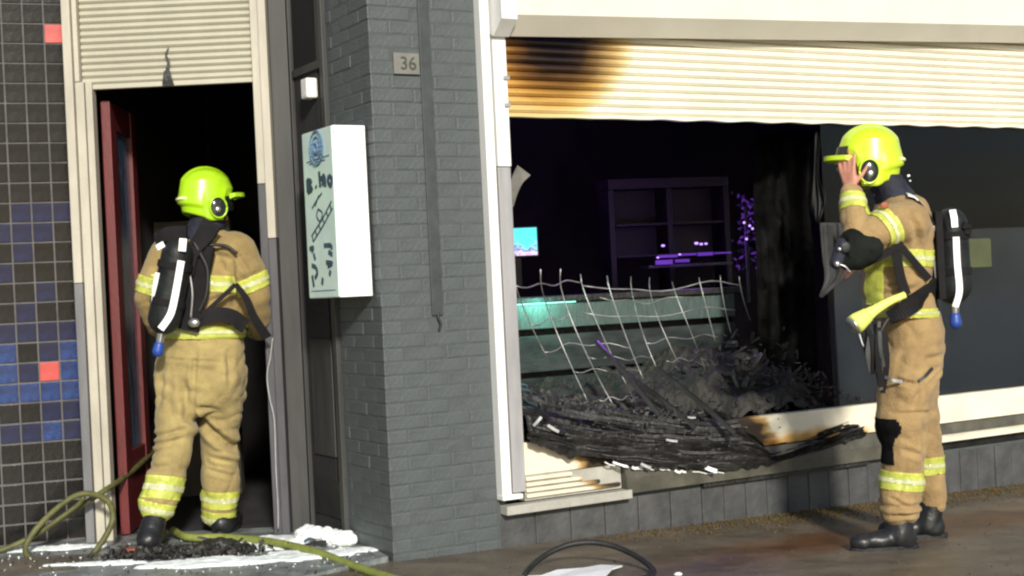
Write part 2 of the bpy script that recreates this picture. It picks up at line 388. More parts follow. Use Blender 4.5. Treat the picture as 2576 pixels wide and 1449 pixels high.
# ------------------------------------------------------------------ doorway: frame and raised shutter
df = thing('door_frame', (-1.72, 7.3, .03), 'pale shutter frame posts around the burnt open doorway', 'door frame')
for (x0, x1, z0, z1, m) in ((-2.215, -2.172, 1.34, 3.1, 'creamjamb'), (-2.215, -2.172, .022, 1.337, 'shadejamb')):  # lower length darker, shadow painted into the colour
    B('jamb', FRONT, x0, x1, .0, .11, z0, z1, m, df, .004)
B('guide_rail', FRONT, -2.169, -2.125, .0, .085, .022, 2.36, 'creamjamb', df, .003)
B('guide_rail', FRONT, -2.122, -2.088, .0, .07, .022, 2.36, 'creamjamb', df, .003)
B('guide_rail', FRONT, -2.169, -2.145, .0, .085, 2.363, 3.1, 'creamjamb', df, .003)
for (x0, x1, z0, z1, m) in ((-1.263, -1.222, 1.80, 3.1, 'creamjamb'), (-1.263, -1.222, .022, 1.797, 'deepshadejamb')):
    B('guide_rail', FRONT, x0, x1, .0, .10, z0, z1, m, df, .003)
for (x0, x1, z0, z1, m) in ((-1.219, -1.178, 1.52, 3.1, 'creamjamb'), (-1.219, -1.178, .022, 1.517, 'deepshadejamb')):
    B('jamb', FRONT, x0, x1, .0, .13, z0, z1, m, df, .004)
B('post', FRONT, -1.175, -1.085, .02, .07, .022, 3.1, 'door', df, .004)
rs = thing('roller_shutter', (-1.7, 7.3, 2.35), 'raised cream roller shutter with a soot mark, above the left doorway', 'shutter')
for k in range(20):
    z = 2.352 + .0345 * k; bm = nb()
    prism(bm, FRONT, [(.03, z), (.036, z + .004), (.044, z + .012), (.044, z + .024), (.036, z + .031), (.03, z + .0335), (.02, z + .0335), (.02, z)], -2.142, -1.266)
    mk('slat', bm, 'cream', rs)
B('bottom_bar', FRONT, -2.142, -1.266, .014, .05, 2.325, 2.35, 'cream', rs, .003)
bm = nb()       # burnt strap with its soot blot
ribbon(bm, [at(423, 214, 7.24), at(421, 196, 7.235), at(420, 178, 7.24)], (1, 0, 0), [.06, .03], .008, n=4)
ribbon(bm, [at(420, 180, 7.238), at(424, 155, 7.238), at(417, 138, 7.24), at(424, 120, 7.242)], (1, 0, 0), [.018, .005], .004, n=5)
tag(mk('pull_strap', bm, 'char'), 'burnt black pull strap stuck to the left shutter', 'strap')

# inside of the doorway
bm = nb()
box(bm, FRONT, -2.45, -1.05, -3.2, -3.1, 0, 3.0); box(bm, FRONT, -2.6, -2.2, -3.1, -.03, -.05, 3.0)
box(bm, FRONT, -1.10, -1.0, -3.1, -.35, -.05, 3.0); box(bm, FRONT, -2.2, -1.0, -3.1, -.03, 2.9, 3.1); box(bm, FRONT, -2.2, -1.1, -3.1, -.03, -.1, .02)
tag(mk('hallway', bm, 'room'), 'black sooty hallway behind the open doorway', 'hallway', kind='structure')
o = B('partition', FRONT, -2.19, -1.72, -1.55, -1.45, .02, 1.72, 'greywall', None, .01); tag(o, 'low dim partition wall inside the dark doorway', 'partition')
dl = thing('open_door', (-2.075, 7.4, .03), 'dark red glazed door standing open inside the doorway', 'door')
DL = Frame((-2.06, 7.36, 0), R(93))
B('stile', DL, 0, .13, -.025, .022, .03, 2.28, 'red', dl, .004)
B('stile', DL, .50, .62, -.025, .022, .03, 2.28, 'red', dl, .004)
B('top_rail', DL, .133, .497, -.02, .018, 2.14, 2.28, 'red', dl, .004)
B('bottom_rail', DL, .133, .497, -.02, .018, .03, .45, 'red', dl, .004)
B('pane', DL, .133, .497, -.006, .004, .453, 2.137, 'glassblue', dl, 0)

# ------------------------------------------------------------------ brick pillar
bp_ = thing('brick_pillar', FAC(.1, -.1), 'grey painted brick pillar carrying the number 36', 'pillar')
B('mortar_core', FAC, .0018, .60, -.49, -.0018, -.08, 3.0, 'mortar', bp_, 0)
bl = root_loc(bp_)
ub = nb(); box(ub, Frame((0, 0, 0), 0), -.5, .5, -.5, .5, -.5, .5)
bricks = {}
def brick_mesh(L, D):
    k = (round(L, 3), round(D, 3))
    if k not in bricks:
        b = nb(); box(b, Frame((0, 0, 0), 0), -L / 2, L / 2, -D / 2, D / 2, -.029, .029, .006)
        me = bpy.data.meshes.new('brick'); b.to_mesh(me); b.free(); me.materials.append(M['brick']); bricks[k] = me
    return bricks[k]
PC = .0625
for c in range(46):
    z = -.04 + PC * (c + .5)
    if c % 2 == 0: lay = [(0, .212, 0, .1), (.2165, .428, 0, .1), (.4325, .552, 0, .1), (0, .1, .1045, .318), (0, .1, .3225, .49)]
    else: lay = [(0, .1, 0, .212), (.1045, .318, 0, .1), (.3225, .552, 0, .1), (0, .1, .2165, .428), (0, .1, .4325, .49)]
    for s0, s1, d0, d1 in lay:
        o = link('brick', brick_mesh(s1 - s0, d1 - d0), None, bp_)
        j = rnd.uniform(-.0018, .0018)
        o.location = FAC((s0 + s1) / 2, -(d0 + d1) / 2 + j, z + rnd.uniform(-.001, .001)) - FAC.d * (j if s0 == 0 else 0) - bl
        o.rotation_euler = (rnd.uniform(-.006, .006), rnd.uniform(-.006, .006), FAC.ang + rnd.uniform(-.006, .006))
# wall channel with hanging cable end
o = thing('cable_channel', FAC(.3, .02, 1.09), 'dark vertical cable channel on the pillar ending in a frayed cable', 'cable channel')
B('cover', FAC, .252, .308, .004, .012, 1.10, 3.0, mat('channel_teal_grey', (.05, .058, .058), .5, .15), o, .003)
bm = nb(); tube(bm, spline([FAC(.285, .008, 1.12), FAC(.28, .012, 1.09), FAC(.29, .014, 1.06), FAC(.283, .01, 1.03)]), .006)
mk('cable_end', bm, 'black', o)
# number plate
npl = thing('number_plate', FAC(.18, .01, 2.22), 'small stone plate with house number 36', 'house number')
B('plate', FAC, .115, .245, .003, .014, 2.215, 2.312, 'plate', npl, .002)
def text_mesh(txt, size, fr, a, o, z, ext=.001, flip=False, font_shear=0):
    cu = bpy.data.curves.new('t', 'FONT'); cu.body = txt; cu.size = size; cu.extrude = ext; cu.align_x = 'CENTER'; cu.align_y = 'CENTER'
    ob = bpy.data.objects.new('t', cu); COL.objects.link(ob); dg = bpy.context.evaluated_depsgraph_get(); dg.update()
    me = bpy.data.meshes.new_from_object(ob.evaluated_get(dg)); b = nb(); b.from_mesh(me); bpy.data.objects.remove(ob)
    d = fr.d * (-1 if flip else 1)
    mm = Matrix((d, Vector((0, 0, 1)), fr.n)).transposed().to_4x4(); mm.translation = fr(a, o, z)
    bmesh.ops.transform(b, matrix=mm, verts=b.verts); return b
mk('digits', text_mesh('36', .085, FAC, .187, .0155, 2.262, .002), 'digits', npl)

# ------------------------------------------------------------------ recess side door
sd = thing('side_door', SIDE(.74, 0, .02), 'dark grey side door in the entrance recess behind the sign box', 'door')
B('frame_post', SIDE, .492, .54, -.06, .022, .022, 3.0, 'door', sd, .003)
B('frame_post', SIDE, .93, .985, -.06, .02, .022, 3.0, 'door', sd, .003)
B('transom', SIDE, .543, .927, -.06, .012, 2.33, 2.37, 'door', sd, .003)
B('upper_panel', SIDE, .543, .927, -.06, .0, 2.373, 3.0, 'door', sd, .003)
B('leaf', SIDE, .543, .927, -.06, -.01, .05, 2.327, 'door', sd, .002)
B('glass_panel', SIDE, .60, .88, -.009, -.004, 1.3, 2.2, 'doordark', sd, .001)
B('olive_panel', SIDE, .60, .80, -.0035, .002, 1.50, 1.80, 'olive', sd, .002)
B('lower_panel', SIDE, .60, .87, -.009, .008, .42, 1.0, 'door', sd, .004)
B('letter_slot', SIDE, .68, .88, -.009, .004, 1.13, 1.17, 'black', sd, .002)
B('kick_shadow', SIDE, .56, .91, -.009, .006, .12, .30, 'doordark', sd, .002)  # dark plate stands for the shadow at the door's foot
o = B('door_lamp', SIDE, .62, .70, .0, .06, 2.19, 2.29, 'lamp', None, .012); tag(o, 'small white lamp box high on the dark side door', 'lamp')
# side wall behind the brick return, and its own end
B('recess_wall', FAC, .0, .6, -1.3, -.62, -.05, 3.0, 'room'); bpy.data.objects['recess_wall']['kind'] = 'structure'
bpy.data.objects['recess_wall']['label'] = 'dark wall behind the side door of the recess'

# ------------------------------------------------------------------ sign box on the recess wall
sg = thing('sign_box', SIDE(.3, .09, 1.2), 'white projecting sign box with printed drawings on its mint face', 'sign')
a0, a1, o0, o1, z0, z1 = .06, .42, .012, .178, 1.205, 1.985
B('housing', SIDE, a0, a1, o0, o1 - .006, z0, z1, 'signwhite', sg, .004)
B('printed_face', SIDE, a0 + .004, a1 - .004, o1 - .006, o1, z0 + .004, z1 - .004, 'signpale', sg, .001)
SF = lambda a, z: SIDE(a1 - .02 - a * (a1 - a0 - .04), o1 + .0012, z1 - z * (z1 - z0))   # u: 0 left..1 right, v: 0 top..1 bottom
def ink(name, strokes, width, m, split=False):
    if split:
        for q_ in strokes: ink({'scribbles': 'scribble', 'lettering': 'letter'}[name], [q_], width, m)
        return
    b = nb()
    for s in strokes: ribbon(b, [SF(*p) for p in s], SIDE.d * .8 + Vector((0, 0, .5)), width, .0015, n=4)
    return mk(name, b, m, sg)
circ = lambda cx, cy, r, n=10, k=.38: [(cx + r * math.cos(t * 2 * math.pi / n), cy + r * k * math.sin(t * 2 * math.pi / n)) for t in range(n + 1)]
bm = nb()
for r_, th in ((.24, .02), (.16, .018), (.07, .03)):
    ps = [SF(u, v) for u, v in circ(.50, .11, r_, 16, .42)]; tube(bm, ps, th / 3, 6)
for dy in (-.03, -.005, .02, .04): tube(bm, [SF(.30, .11 + dy), SF(.70, .11 + dy)], .004, 6)
mk('emblem', bm, 'inkblue', sg)
ink('caption', [[(.1, .18), (.95, .17)], [(.2, .195), (.8, .19)]], .006, 'inkblue')
ink('lettering', [[(.08, .28), (.08, .36)], [(.08, .285), (.24, .30), (.1, .32), (.26, .345), (.08, .36)], [(.40, .33), (.42, .345)], [(.55, .25), (.57, .345)],
                  [(.72, .27), (.66, .34)], [(.58, .30), (.74, .29), (.76, .35)], [(.9, .29), (.86, .32), (.95, .35), (1.0, .31), (.9, .29)]], .024, 'ink', True)
ink('drawing', [[(.62, .38), (.4, .42), (.22, .46)], [(.5, .39), (.34, .45)], [(.45, .47), (.6, .5), (.5, .545), (.38, .51), (.45, .47)],
                [(.95, .44), (.6, .53), (.15, .625)], [(.98, .48), (.62, .57), (.2, .66)], [(.9, .455), (.93, .5)], [(.75, .49), (.8, .53)], [(.6, .525), (.65, .565)], [(.45, .56), (.5, .6)], [(.3, .59), (.35, .63)], [(.18, .62), (.2, .66)]], .009, 'ink')
ink('scribbles', [[(.05, .70), (.2, .695), (.12, .72)], [(.6, .69), (.85, .695), (.88, .72)], [(.2, .73), (.25, .77)], [(.75, .73), (.9, .75)], [(.1, .80), (.25, .815), (.3, .85), (.2, .88)],
                  [(.65, .79), (.88, .80), (.7, .815)], [(.8, .84), (.75, .87)], [(.1, .86), (.15, .93)], [(.5, .88), (.46, .92)]], .022, 'ink', True)
ink('footer', [[(.05, .955), (.95, .955)]], .004, 'inkblue')
bm = nb(); ellipsoid(bm, SIDE(a0, .165, 1.955), .006, .006, .006); mk('screw', bm, 'steel', sg)

# ------------------------------------------------------------------ big window: frame, box, shutter
wf = thing('window_frame', FAC(.6, 0, .2), 'bright white side post and guide rail of the burnt shop window', 'window frame')
B('post', FAC, .553, .602, -.05, .055, .226, 3.0, 'white', wf, .004)
B('fillet', FAC, .604, .618, -.05, .03, .232, 3.0, 'alu', wf, .002)
B('guide_rail', FAC, .62, .69, -.05, .04, .24, 1.785, 'alu', wf, .003)
B('lit_guide_rail', FAC, .62, .692, -.05, .046, 1.788, 2.42, 'white', wf, .004)  # same rail, white paints the stronger light on its upper part
B('foot', FAC, .55, .66, .0, .062, .212, .236, 'white', wf, .004)
for z in (2.2, 2.07): B('bracket', FAC, .668, .70, .047, .056, z, z + .018, 'alu', wf, .002)

sx = thing('shutter_box', FAC(2.8, .1, 2.4), 'long cream roller shutter box above the shop window', 'shutter box')
bm = nb(); prism(bm, FAC, [(0, 2.42), (.06, 2.405), (.15, 2.492), (.15, 3.1), (0, 3.1)], .70, 5.6, .036); mk('casing', bm, 'box', sx)
bm = nb(); prism(bm, FAC, [(0, 2.43), (.07, 2.40), (.158, 2.468), (.158, 3.1), (0, 3.1)], .612, .697); mk('end_cap', bm, 'white', sx)
wsx = thing('roller_shutter', FAC(2.8, 0, 2.04), 'half raised long cream roller shutter scorched brown at its left end', 'shutter')
for k in range(17):
    z = 2.052 + .0405 * k; bm = nb()
    prism(bm, FAC, [(-.022, z), (-.012, z + .003), (-.001, z + .014), (-.001, z + .027), (-.012, z + .037), (-.022, z + .0395), (-.03, z + .0395), (-.03, z)], .70, 5.6)
    mk('slat', bm, 'shutter', wsx)
bm = nb(); n = 120       # bottom edge, slightly wavy
prof = [(-.034, 0), (-.034, .018), (.004, .018), (.004, 0)]; prev = None
for i in range(n + 1):
    s = .70 + 4.9 * i / n; dzz = .0035 * math.sin(i * .9) * (1 if i > 20 else .3)
    q = [bm.verts.new(FAC(s, o_, 2.031 + z_ + (dzz if z_ == 0 else 0))) for o_, z_ in prof]
    if prev:
        for k in range(4): bm.faces.new((prev[k], prev[(k + 1) % 4], q[(k + 1) % 4], q[k]))
    else: bm.faces.new(q)
    prev = q
bm.faces.new(prev[::-1]); mk('bottom_bar', bm, 'shutter', wsx)

# lower band, sill and plinth
lw = thing('window_sill', FAC(2.8, 0, .15), 'cream bottom band and shade-toned olive sill of the burnt shop window', 'sill')
B('band', FAC, .70, 5.6, -.05, .012, .31, .468, 'band', lw, .006)
bm = nb(); prism(bm, FAC, [(-.05, .306), (.03, .306), (.055, .24), (.055, .165), (-.05, .165)], 1.26, 3.2); mk('sill_board', bm, 'sill', lw)
bm = nb(); prism(bm, FAC, [(-.05, .306), (.012, .306), (.02, .25), (-.05, .25)], 3.203, 5.6); mk('sill_board', bm, 'sill', lw)
bm = nb(); prism(bm, FAC, [(-.05, .246), (.045, .246), (.075, .236), (.075, .212), (-.05, .212)], 3.203, 5.6); mk('drip_edge', bm, 'band', lw)
bm = nb(); prism(bm, FAC, [(-.05, .208), (.03, .208), (.02, .165), (-.05, .165)], 3.203, 5.6); mk('sill_board', bm, 'doordark', lw)
for k in range(4): B('slat', FAC, .70, (1.24, 1.12, 1.02, .96)[k], .0, .03, .205 + .027 * k, .222 + .027 * k, 'band', lw, .003)  # stepped ends trace the shadow edge on the sill
B('slat_backing', FAC, .70, 1.256, -.05, .01, .19, .308, 'sillpale', lw, .0)
B('flashing', FAC, .565, 1.28, .0, .07, .142, .185, 'sillpale', lw, .003)
bl_ = thing('block_plinth', FAC(2.8, -.02, -.1), 'low plinth of grey painted blocks under the shop window', 'wall')
B('backing', FAC, .556, 5.6, -.3, -.006, -.3, .163, 'mortar', bl_, 0)
s = .558; k = 0
while s < 5.5:
    Lb = .20 if s < 1.75 else .145
    B('block', FAC, s, s + Lb - .005, -.05, rnd.uniform(-.002, .003) + .002, -.2, .138, 'block', bl_, .005); s += Lb; k += 1
# dark strip painting the black shadow where the flashing is missing
B('flashing', FAC, 1.75, 2.9, .002, .035, .140, .162, 'char', lw, .001)

# facade above the windows and the room behind
bm = nb()
box(bm, FAC, .0, 6.2, -.4, -.01, 3.105, 3.6)
tag(mk('upper_facade', bm, 'box'), 'cream wall above the shutters', 'wall', kind='structure')
bm = nb()
box(bm, FAC, .62, 5.8, -4.2, -4.1, -.1, 3.1); box(bm, FAC, .605, .66, -4.1, -.31, -.1, 3.0); box(bm, FAC, 5.6, 5.8, -4.1, .0, -.1, 3.1)
box(bm, FAC, .66, 5.6, -4.1, -.05, 2.95, 3.1); box(bm, FAC, .66, 5.6, -4.1, -.31, .1, .25)
tag(mk('shop_room', bm, 'room'), 'burnt out black room behind the shop window', 'room', kind='structure')

# remaining glazing on the right
gp = thing('shop_window_pane', FAC(4, 0, .47), 'dark unbroken window pane with slate film behind the right firefighter', 'window')
B('glass', FAC, 2.72, 5.55, -.040, -.034, .470, 2.05, 'glass', gp, 0)
B('film', FAC, 2.78, 5.55, -.060, -.052, .47, 1.43, 'screenpanel', gp, .002)
B('sticker', FAC, 3.74, 4.02, -.032, -.030, 1.20, 1.37, 'film_y', gp, 0)
bm = nb()
for (x, y, r_) in ((2262, 332, .014), (2278, 333, .007), (2366, 432, .009), (2372, 445, .006)):
    p = at(x, y, 7.95); q = FAC((p - FAC.o).dot(FAC.d), -.029, p.z); ellipsoid(bm, q, r_, .003, r_ * .8, seg=8)
mk('fragment', bm, 'paper', gp)  # small pale specks on the pane

# ------------------------------------------------------------------ inside the burnt room
bar = thing('bar_counter', FAC(1.9, -1.2, .25), 'charred bar counter with horizontal boards and a mint lit top band', 'counter')
B('lit_panel', FAC, .70, 3.0, -1.3, -1.2, .965, 1.11, 'barglow', bar, .004)
B('board', FAC, .70, 3.0, -1.3, -1.2, .715, .925, 'bar', bar, .004)
B('board', FAC, .70, 3.0, -1.3, -1.2, .45, .68, 'bar', bar, .004)
B('board', FAC, .70, 3.0, -1.3, -1.2, .25, .42, 'bar', bar, .004)
B('core', FAC, .70, 3.0, -1.7, -1.305, .25, 1.10, 'char', bar, 0)
B('counter_top', FAC, .68, 3.05, -1.75, -1.17, 1.115, 1.15, 'char', bar, .005)
B('light_strip', FAC, 1.38, 1.80, -1.199, -1.18, 1.1105, 1.1145, 'teal_led', bar, 0)
tv = thing('television', FAC(1.1, -2.2, 1.3), 'small glowing television inside the dark room by the frame', 'television')
TV = Frame(at(1310, 608, 9.2), R(8))
B('picture', TV, -.15, .105, .0, .012, -.09, .088, 'tv', tv, 0); B('casing', TV, -.162, .117, -.05, -.002, -.10, .098, 'black', tv, .004)
B('stand', TV, -.05, .0, -.04, -.01, -.30, -.103, 'black', tv, .004)
# purple lit back bar and plant
pb = thing('lit_shelf', at(1740, 650, 9.6), 'purple lit shelf at the back of the burnt room', 'shelf')
SHF = Frame(at(1740, 640, 9.6), R(12))
for (a_, b_, c_, d_) in ((-.24, -.10, -.014, .004), (-.09, .03, -.006, .008), (.04, .15, -.012, .01), (.16, .28, -.004, .006), (-.26, -.14, -.06, -.03), (-.12, -.02, -.05, -.03)):
    B('light_strip', SHF, a_, b_, -.0, .012, c_, d_, 'purple', pb, .002)
B('board', SHF, -.3, .3, -.2, -.02, -.08, -.06, 'char', pb, .003)
bm = nb()
for (x, y, r_) in ((1668, 618, .016), (1752, 612, .018), (1764, 614, .015), (1776, 613, .014), (1710, 640, .012), (1655, 648, .012)): bm = nb(); ellipsoid(bm, at(x, y, 9.5), r_ * .8, r_ * .8, r_ * .5, seg=8); mk('bulb', bm, 'purplehot', pb)
pl = thing('houseplant', at(1880, 690, 9.0), 'purple lit plant at the back of the burnt room', 'plant')
bm = nb(); tube(bm, spline([at(1885, 760, 9), at(1880, 650, 9), at(1875, 520, 9)]), .012); mk('stem', bm, 'char', pl)
M['leaf'] = mat('purple_tinged_leaf', (.10, .04, .26), .4, .3)
M['leafglow'] = emis('purple_led_dim', (.2, .05, .62), .30)
bm = nb(); bm2 = nb()
for k in range(90):
    p = at(1878 + rnd.gauss(0, 17), rnd.uniform(490, 690), 9 + rnd.uniform(-.1, .1)); b_ = bm2 if rnd.random() < .4 else bm
    d = Vector((rnd.uniform(-1, 1), rnd.uniform(-.4, .4), rnd.uniform(-.6, 1))).normalized(); t_ = d.orthogonal()
    L_ = rnd.uniform(.02, .05)
    v = [b_.verts.new(p), b_.verts.new(p + d * L_ * .5 + t_ * .009), b_.verts.new(p + d * L_), b_.verts.new(p + d * L_ * .5 - t_ * .009)]; b_.faces.new(v)
mk('foliage', bm, 'leaf', pl)['kind'] = 'stuff'; mk('fairy_lights', bm2, 'leafglow', pl)['kind'] = 'stuff'
for a_, (x, y) in enumerate(((1872, 560), (1886, 568), (1893, 575), (1878, 601))):
    bm = nb(); ellipsoid(bm, at(x, y, 8.9), .008, .008, .008, seg=8); mk('bulb', bm, 'purplehot', pl)
cb = thing('back_cabinet', at(1700, 600, 10.0), 'dim cabinet frame behind the purple lit shelf', 'cabinet')
CB = Frame(at(1700, 600, 10.0), R(14))
M['dimwood'] = mat('sooty_wood', (.010, .009, .011), .6, .4)
B('top_rail', CB, -.48, .42, -.3, .0, .36, .43, 'dimwood', cb, .004); B('back_panel', CB, -.46, .40, -.3, -.26, -.1, .36, 'dimwood', cb, 0)
for a_ in (-.48, -.05, .38): B('post', CB, a_, a_ + .04, -.25, -.01, -.5, .357, 'dimwood', cb, .003)
for k, z_ in enumerate((.10, -.12)): B('shelf_board', CB, -.43, .37, -.25, -.02, z_, z_ + .018, 'dimwood', cb, .002)
# torn things hanging by the frame and behind the helmet
bm = nb(); ribbon(bm, [at(1284, 520, 6.98), at(1292, 480, 6.96), at(1303, 450, 6.95), at(1318, 428, 6.95)], (1, .3, .2), [.03, .085], .004)
tag(mk('torn_scrap', bm, mat('pale_scrap', (.2, .19, .17), .7, .2)), 'pale torn scrap sticking out beside the white window post', 'scrap')
def cloth(pts_l, pts_r, m, Yf, name, label, cat, nz=30, nx=10, amp=.03):
    b = nb(); L_ = spline([Vector((x, y, 0)) for x, y in pts_l], nz // (len(pts_l) - 1)); Rr = spline([Vector((x, y, 0)) for x, y in pts_r], nz // (len(pts_r) - 1))
    k = min(len(L_), len(Rr)); G = []
    for i in range(k):
        row = []
        for j in range(nx + 1):
            p = L_[i].lerp(Rr[i], j / nx); row.append(b.verts.new(at(p.x, p.y, Yf + amp * noise.noise((p.x * .05, p.y * .01, 3)) * 2 + amp * math.sin(j * 1.9))))
        G.append(row)
    for i in range(k - 1):
        for j in range(nx): b.faces.new((G[i][j], G[i][j + 1], G[i + 1][j + 1], G[i + 1][j]))
    bmesh.ops.solidify(b, geom=b.faces[:], thickness=.003)
    return tag(mk(name, b, m, smooth=True), label, cat)
cloth([(2050, 330), (2046, 440), (2040, 520), (2052, 560)], [(2066, 330), (2060, 440), (2078, 500), (2060, 564)], 'curtain', 7.9,
      'torn_curtain', 'grey torn curtain strip hanging in front of the right firefighter', 'curtain')
cloth([(2062, 560), (2068, 640), (2074, 700), (2060, 745)], [(2150, 560), (2148, 620), (2138, 680), (2068, 750)], mat('grey_panel', (.085, .085, .085), .7, .15), 7.70,
      'torn_curtain', 'broad grey curtain remnant with a pointed lower end by the mask', 'curtain')
cloth([(1900, 330), (1895, 500), (1905, 700), (1900, 900), (1880, 1010)], [(2045, 330), (2040, 500), (2050, 700), (2055, 900), (2050, 1010)], mat('burnt_cloth', (.010, .010, .010), .85, .5, spec=.1), 8.3,
      'burnt_curtain', 'black burnt curtain hanging in the middle of the shop window', 'curtain', amp=.05)

# wire mesh, sagging inside the window
wm = thing('wire_mesh', FAC(1.4, -.35, .6), 'bent pale wire mesh sagging inside the broken window', 'mesh')
def net(i, j):
    """i: vertical wire index, j: 0 top .. 1 bottom  -> pixel path at a depth behind the glass"""
    x0 = 1296 + i * 57; f = i / 10
    x = x0 + (150 - 70 * f) * (max(0, j) ** 1.25) + 7 * math.sin(i * 1.7 + j * 3); y = 712 - 12 * f - 6 * math.sin(i * .8) + j * (330 - 60 * f) + 5 * math.sin(i * 1.3 + j * 5)
    return at(x, y, 7.15 + .09 * i + .12 * math.sin(j * 3 + i * .5))
for i in range(11):
    j1 = [.55, .95, 1., 1., .8, .75, .7, .78, .55, .5, .4][i]; st = [-.08, -.1, -.1, -.04, -.03, -.05, -.06, 0, 0, 0, 0][i]
    bm = nb(); tube(bm, [net(i, st + (j1 - st) * t / 14) for t in range(15)], .0032 if i < 6 else .0026, 6); mk('wire', bm, 'wire', wm, True)
for q, (i0, i1, j) in enumerate(((0, 3, .02), (3, 10, .06), (2.6, 9.5, .28), (5, 8.2, .5), (5.6, 7.2, .68), (1.5, 3.2, .93), (0, 2.6, .30), (0, 4, .52), (1, 4.2, .72), (3.5, 7.5, .15), (2, 5, .62))):
    bm = nb(); tube(bm, [net(i0 + (i1 - i0) * t / 14, j + .015 * math.sin(t)) for t in range(15)], .0034 if q < 3 else .0028, 6); mk('wire', bm, 'wire', wm, True)

# sagging charred sheet draped over the sill
bm = nb(); G = []; nx, ny = 170, 40
LOWP = [(.7, .46), (1.0, .37), (1.3, .305), (1.6, .25), (1.85, .215), (2.2, .22), (2.5, .26), (2.8, .305), (3.2, .33)]
def low(s):
    for (a_, b_), (c_, d_) in zip(LOWP, LOWP[1:]):
        if s <= c_: return b_ + (d_ - b_) * max(0, (s - a_) / (c_ - a_))
    return .33
for i in range(nx + 1):
    s = .70 + 2.15 * i / nx; row = []; zl = low(s)
    for j in range(ny + 1):
        t = j / ny
        hs_ = (.34 + .06 * noise.noise((s * 2, 0, 1))) * (1 if s < 1.9 else max(.22, 1 - (s - 1.9) / .35)); z = zl + hs_ * t ** 1.05
        o_ = .075 - .04 * t - 1.0 * max(0, t - .4) ** 1.2 * (1 if s < 1.95 else .15)
        nn = noise.noise((s * 3.2, t * 10, 0)) * .05 + noise.noise((s * 6, t * 26, 5)) * .03 + abs(noise.noise((s * 24, t * 40, 9))) * .012
        if j == 0: z += .02 * noise.noise((s * 22, 7, 7))
        row.append(bm.verts.new(FAC(s, o_ + nn * (.6 + t), z + nn * .6)))
    G.append(row)
for i in range(nx):
    for j in range(ny):
        if noise.noise((i * .11, j * .16, 33)) < .62: bm.faces.new((G[i][j], G[i + 1][j], G[i + 1][j + 1], G[i][j + 1]))
bmesh.ops.delete(bm, geom=[v for v in bm.verts if not v.link_faces], context='VERTS')
csh = tag(mk('charred_sheet', bm, 'char'), 'charred crumpled sheet sagging over the window sill', 'debris')
for q in range(16):
    sa = .74 + rnd.uniform(0, .5); sb = min(2.0, sa + rnd.uniform(.5, 1.2)); hh = .02 + .24 * q / 16; bm = nb()
    ribbon(bm, [FAC(sa + (sb - sa) * t / 8, .085 - .25 * hh + .012 * rnd.uniform(-1, 1), low(sa + (sb - sa) * t / 8) + hh + .008 * rnd.uniform(-1, 1)) for t in range(9)], (0, .3, 1), rnd.uniform(.006, .02), .004, n=2)
    mk('charred_strip', bm, 'ash' if q % 4 == 1 else 'char', csh)
bm = nb(); G = []
for i in range(121):
    s = .68 + 2.45 * i / 120; row = []
    for j in range(61):
        d = -.06 - 1.1 * j / 60; top = .46 + .24 * max(0, math.sin((s - .5) * 1.2)) * min(1, -d * 1.8) + .20 * math.exp(-((s - 2.5) / .35) ** 2) * min(1, -d * 2)
        nn = .09 * noise.noise((s * 4, d * 4, 0)) + .05 * noise.noise((s * 11, d * 11, 4)) + .02 * noise.noise((s * 34, d * 34, 8))
        row.append(bm.verts.new(FAC(s, d + nn * .4, max(.27, top * .92 + nn))))
    G.append(row)
for i in range(120):
    for j in range(60): bm.faces.new((G[i][j], G[i + 1][j], G[i + 1][j + 1], G[i][j + 1]))
tag(mk('charred_mound', bm, mat('olive_grey_ash', (.036, .035, .029), .75, scale=3, col2=(.009, .009, .008), bump=.9, bscale=45)), 'olive grey mound of burnt remains filling the lower shop window', 'debris')
def shards(name, cnt, m, label, fn, smin, smax, thick=.15, kind='stuff', seed=3):
    r_ = random.Random(seed); b = nb()
    for _ in range(cnt):
        p = fn(r_); L_ = r_.uniform(smin, smax); w_ = L_ * r_.uniform(.08, .5); h_ = L_ * thick * r_.uniform(.2, 1)
        q = Vector((r_.gauss(0, 1), r_.gauss(0, 1), r_.gauss(0, .8))).normalized().to_track_quat('X', 'Z').to_matrix()
        vs_ = []
        for sx_ in (-1, 1):
            for sy_ in (-1, 1):
                for sz_ in (-1, 1): vs_.append(b.verts.new(p + q @ Vector((sx_ * L_ / 2 * r_.uniform(.6, 1), sy_ * w_ / 2 * r_.uniform(.4, 1), sz_ * h_ / 2))))
        for q_ in ((0, 1, 3, 2), (4, 6, 7, 5), (0, 4, 5, 1), (2, 3, 7, 6), (0, 2, 6, 4), (1, 5, 7, 3)): b.faces.new([vs_[i] for i in q_])
    return tag(mk(name, b, m), label, 'debris', kind=kind)
def pile(r_):
    s = r_.uniform(.72, 3.0); d = r_.uniform(-1.1, -.0); top = .50 + .22 * math.sin((s - .5) * 1.2) * min(1, -d * 1.8) + .25 * math.exp(-((s - 2.5) / .35) ** 2)
    return FAC(s, d, max(.27, r_.uniform(.55, .92) * top * (1 - .1 * abs(d))))
shards('burnt_debris', 4200, 'char', 'black burnt rubble heaped inside the shop window', pile, .012, .07)
def pile2(r_):
    s = r_.triangular(.72, 2.05, 1.5); return FAC(s, r_.uniform(-.5, .07), low(s) + r_.uniform(.02, .30))
shards('ash_flakes', 900, 'ash', 'grey ash flakes and splinters lying on the burnt debris', pile2, .012, .055, .3, seed=5)
def tall(r_):
    s = r_.choice([2.05, 2.3, 2.42, 2.6, 2.68]) + r_.gauss(0, .06); return FAC(s, r_.uniform(-.6, -.2), r_.triangular(.45, 1.0, .5))
shards('burnt_splinters', 190, 'ash', 'dim splintered remains standing on the right of the debris', tall, .02, .09, .2, seed=8)
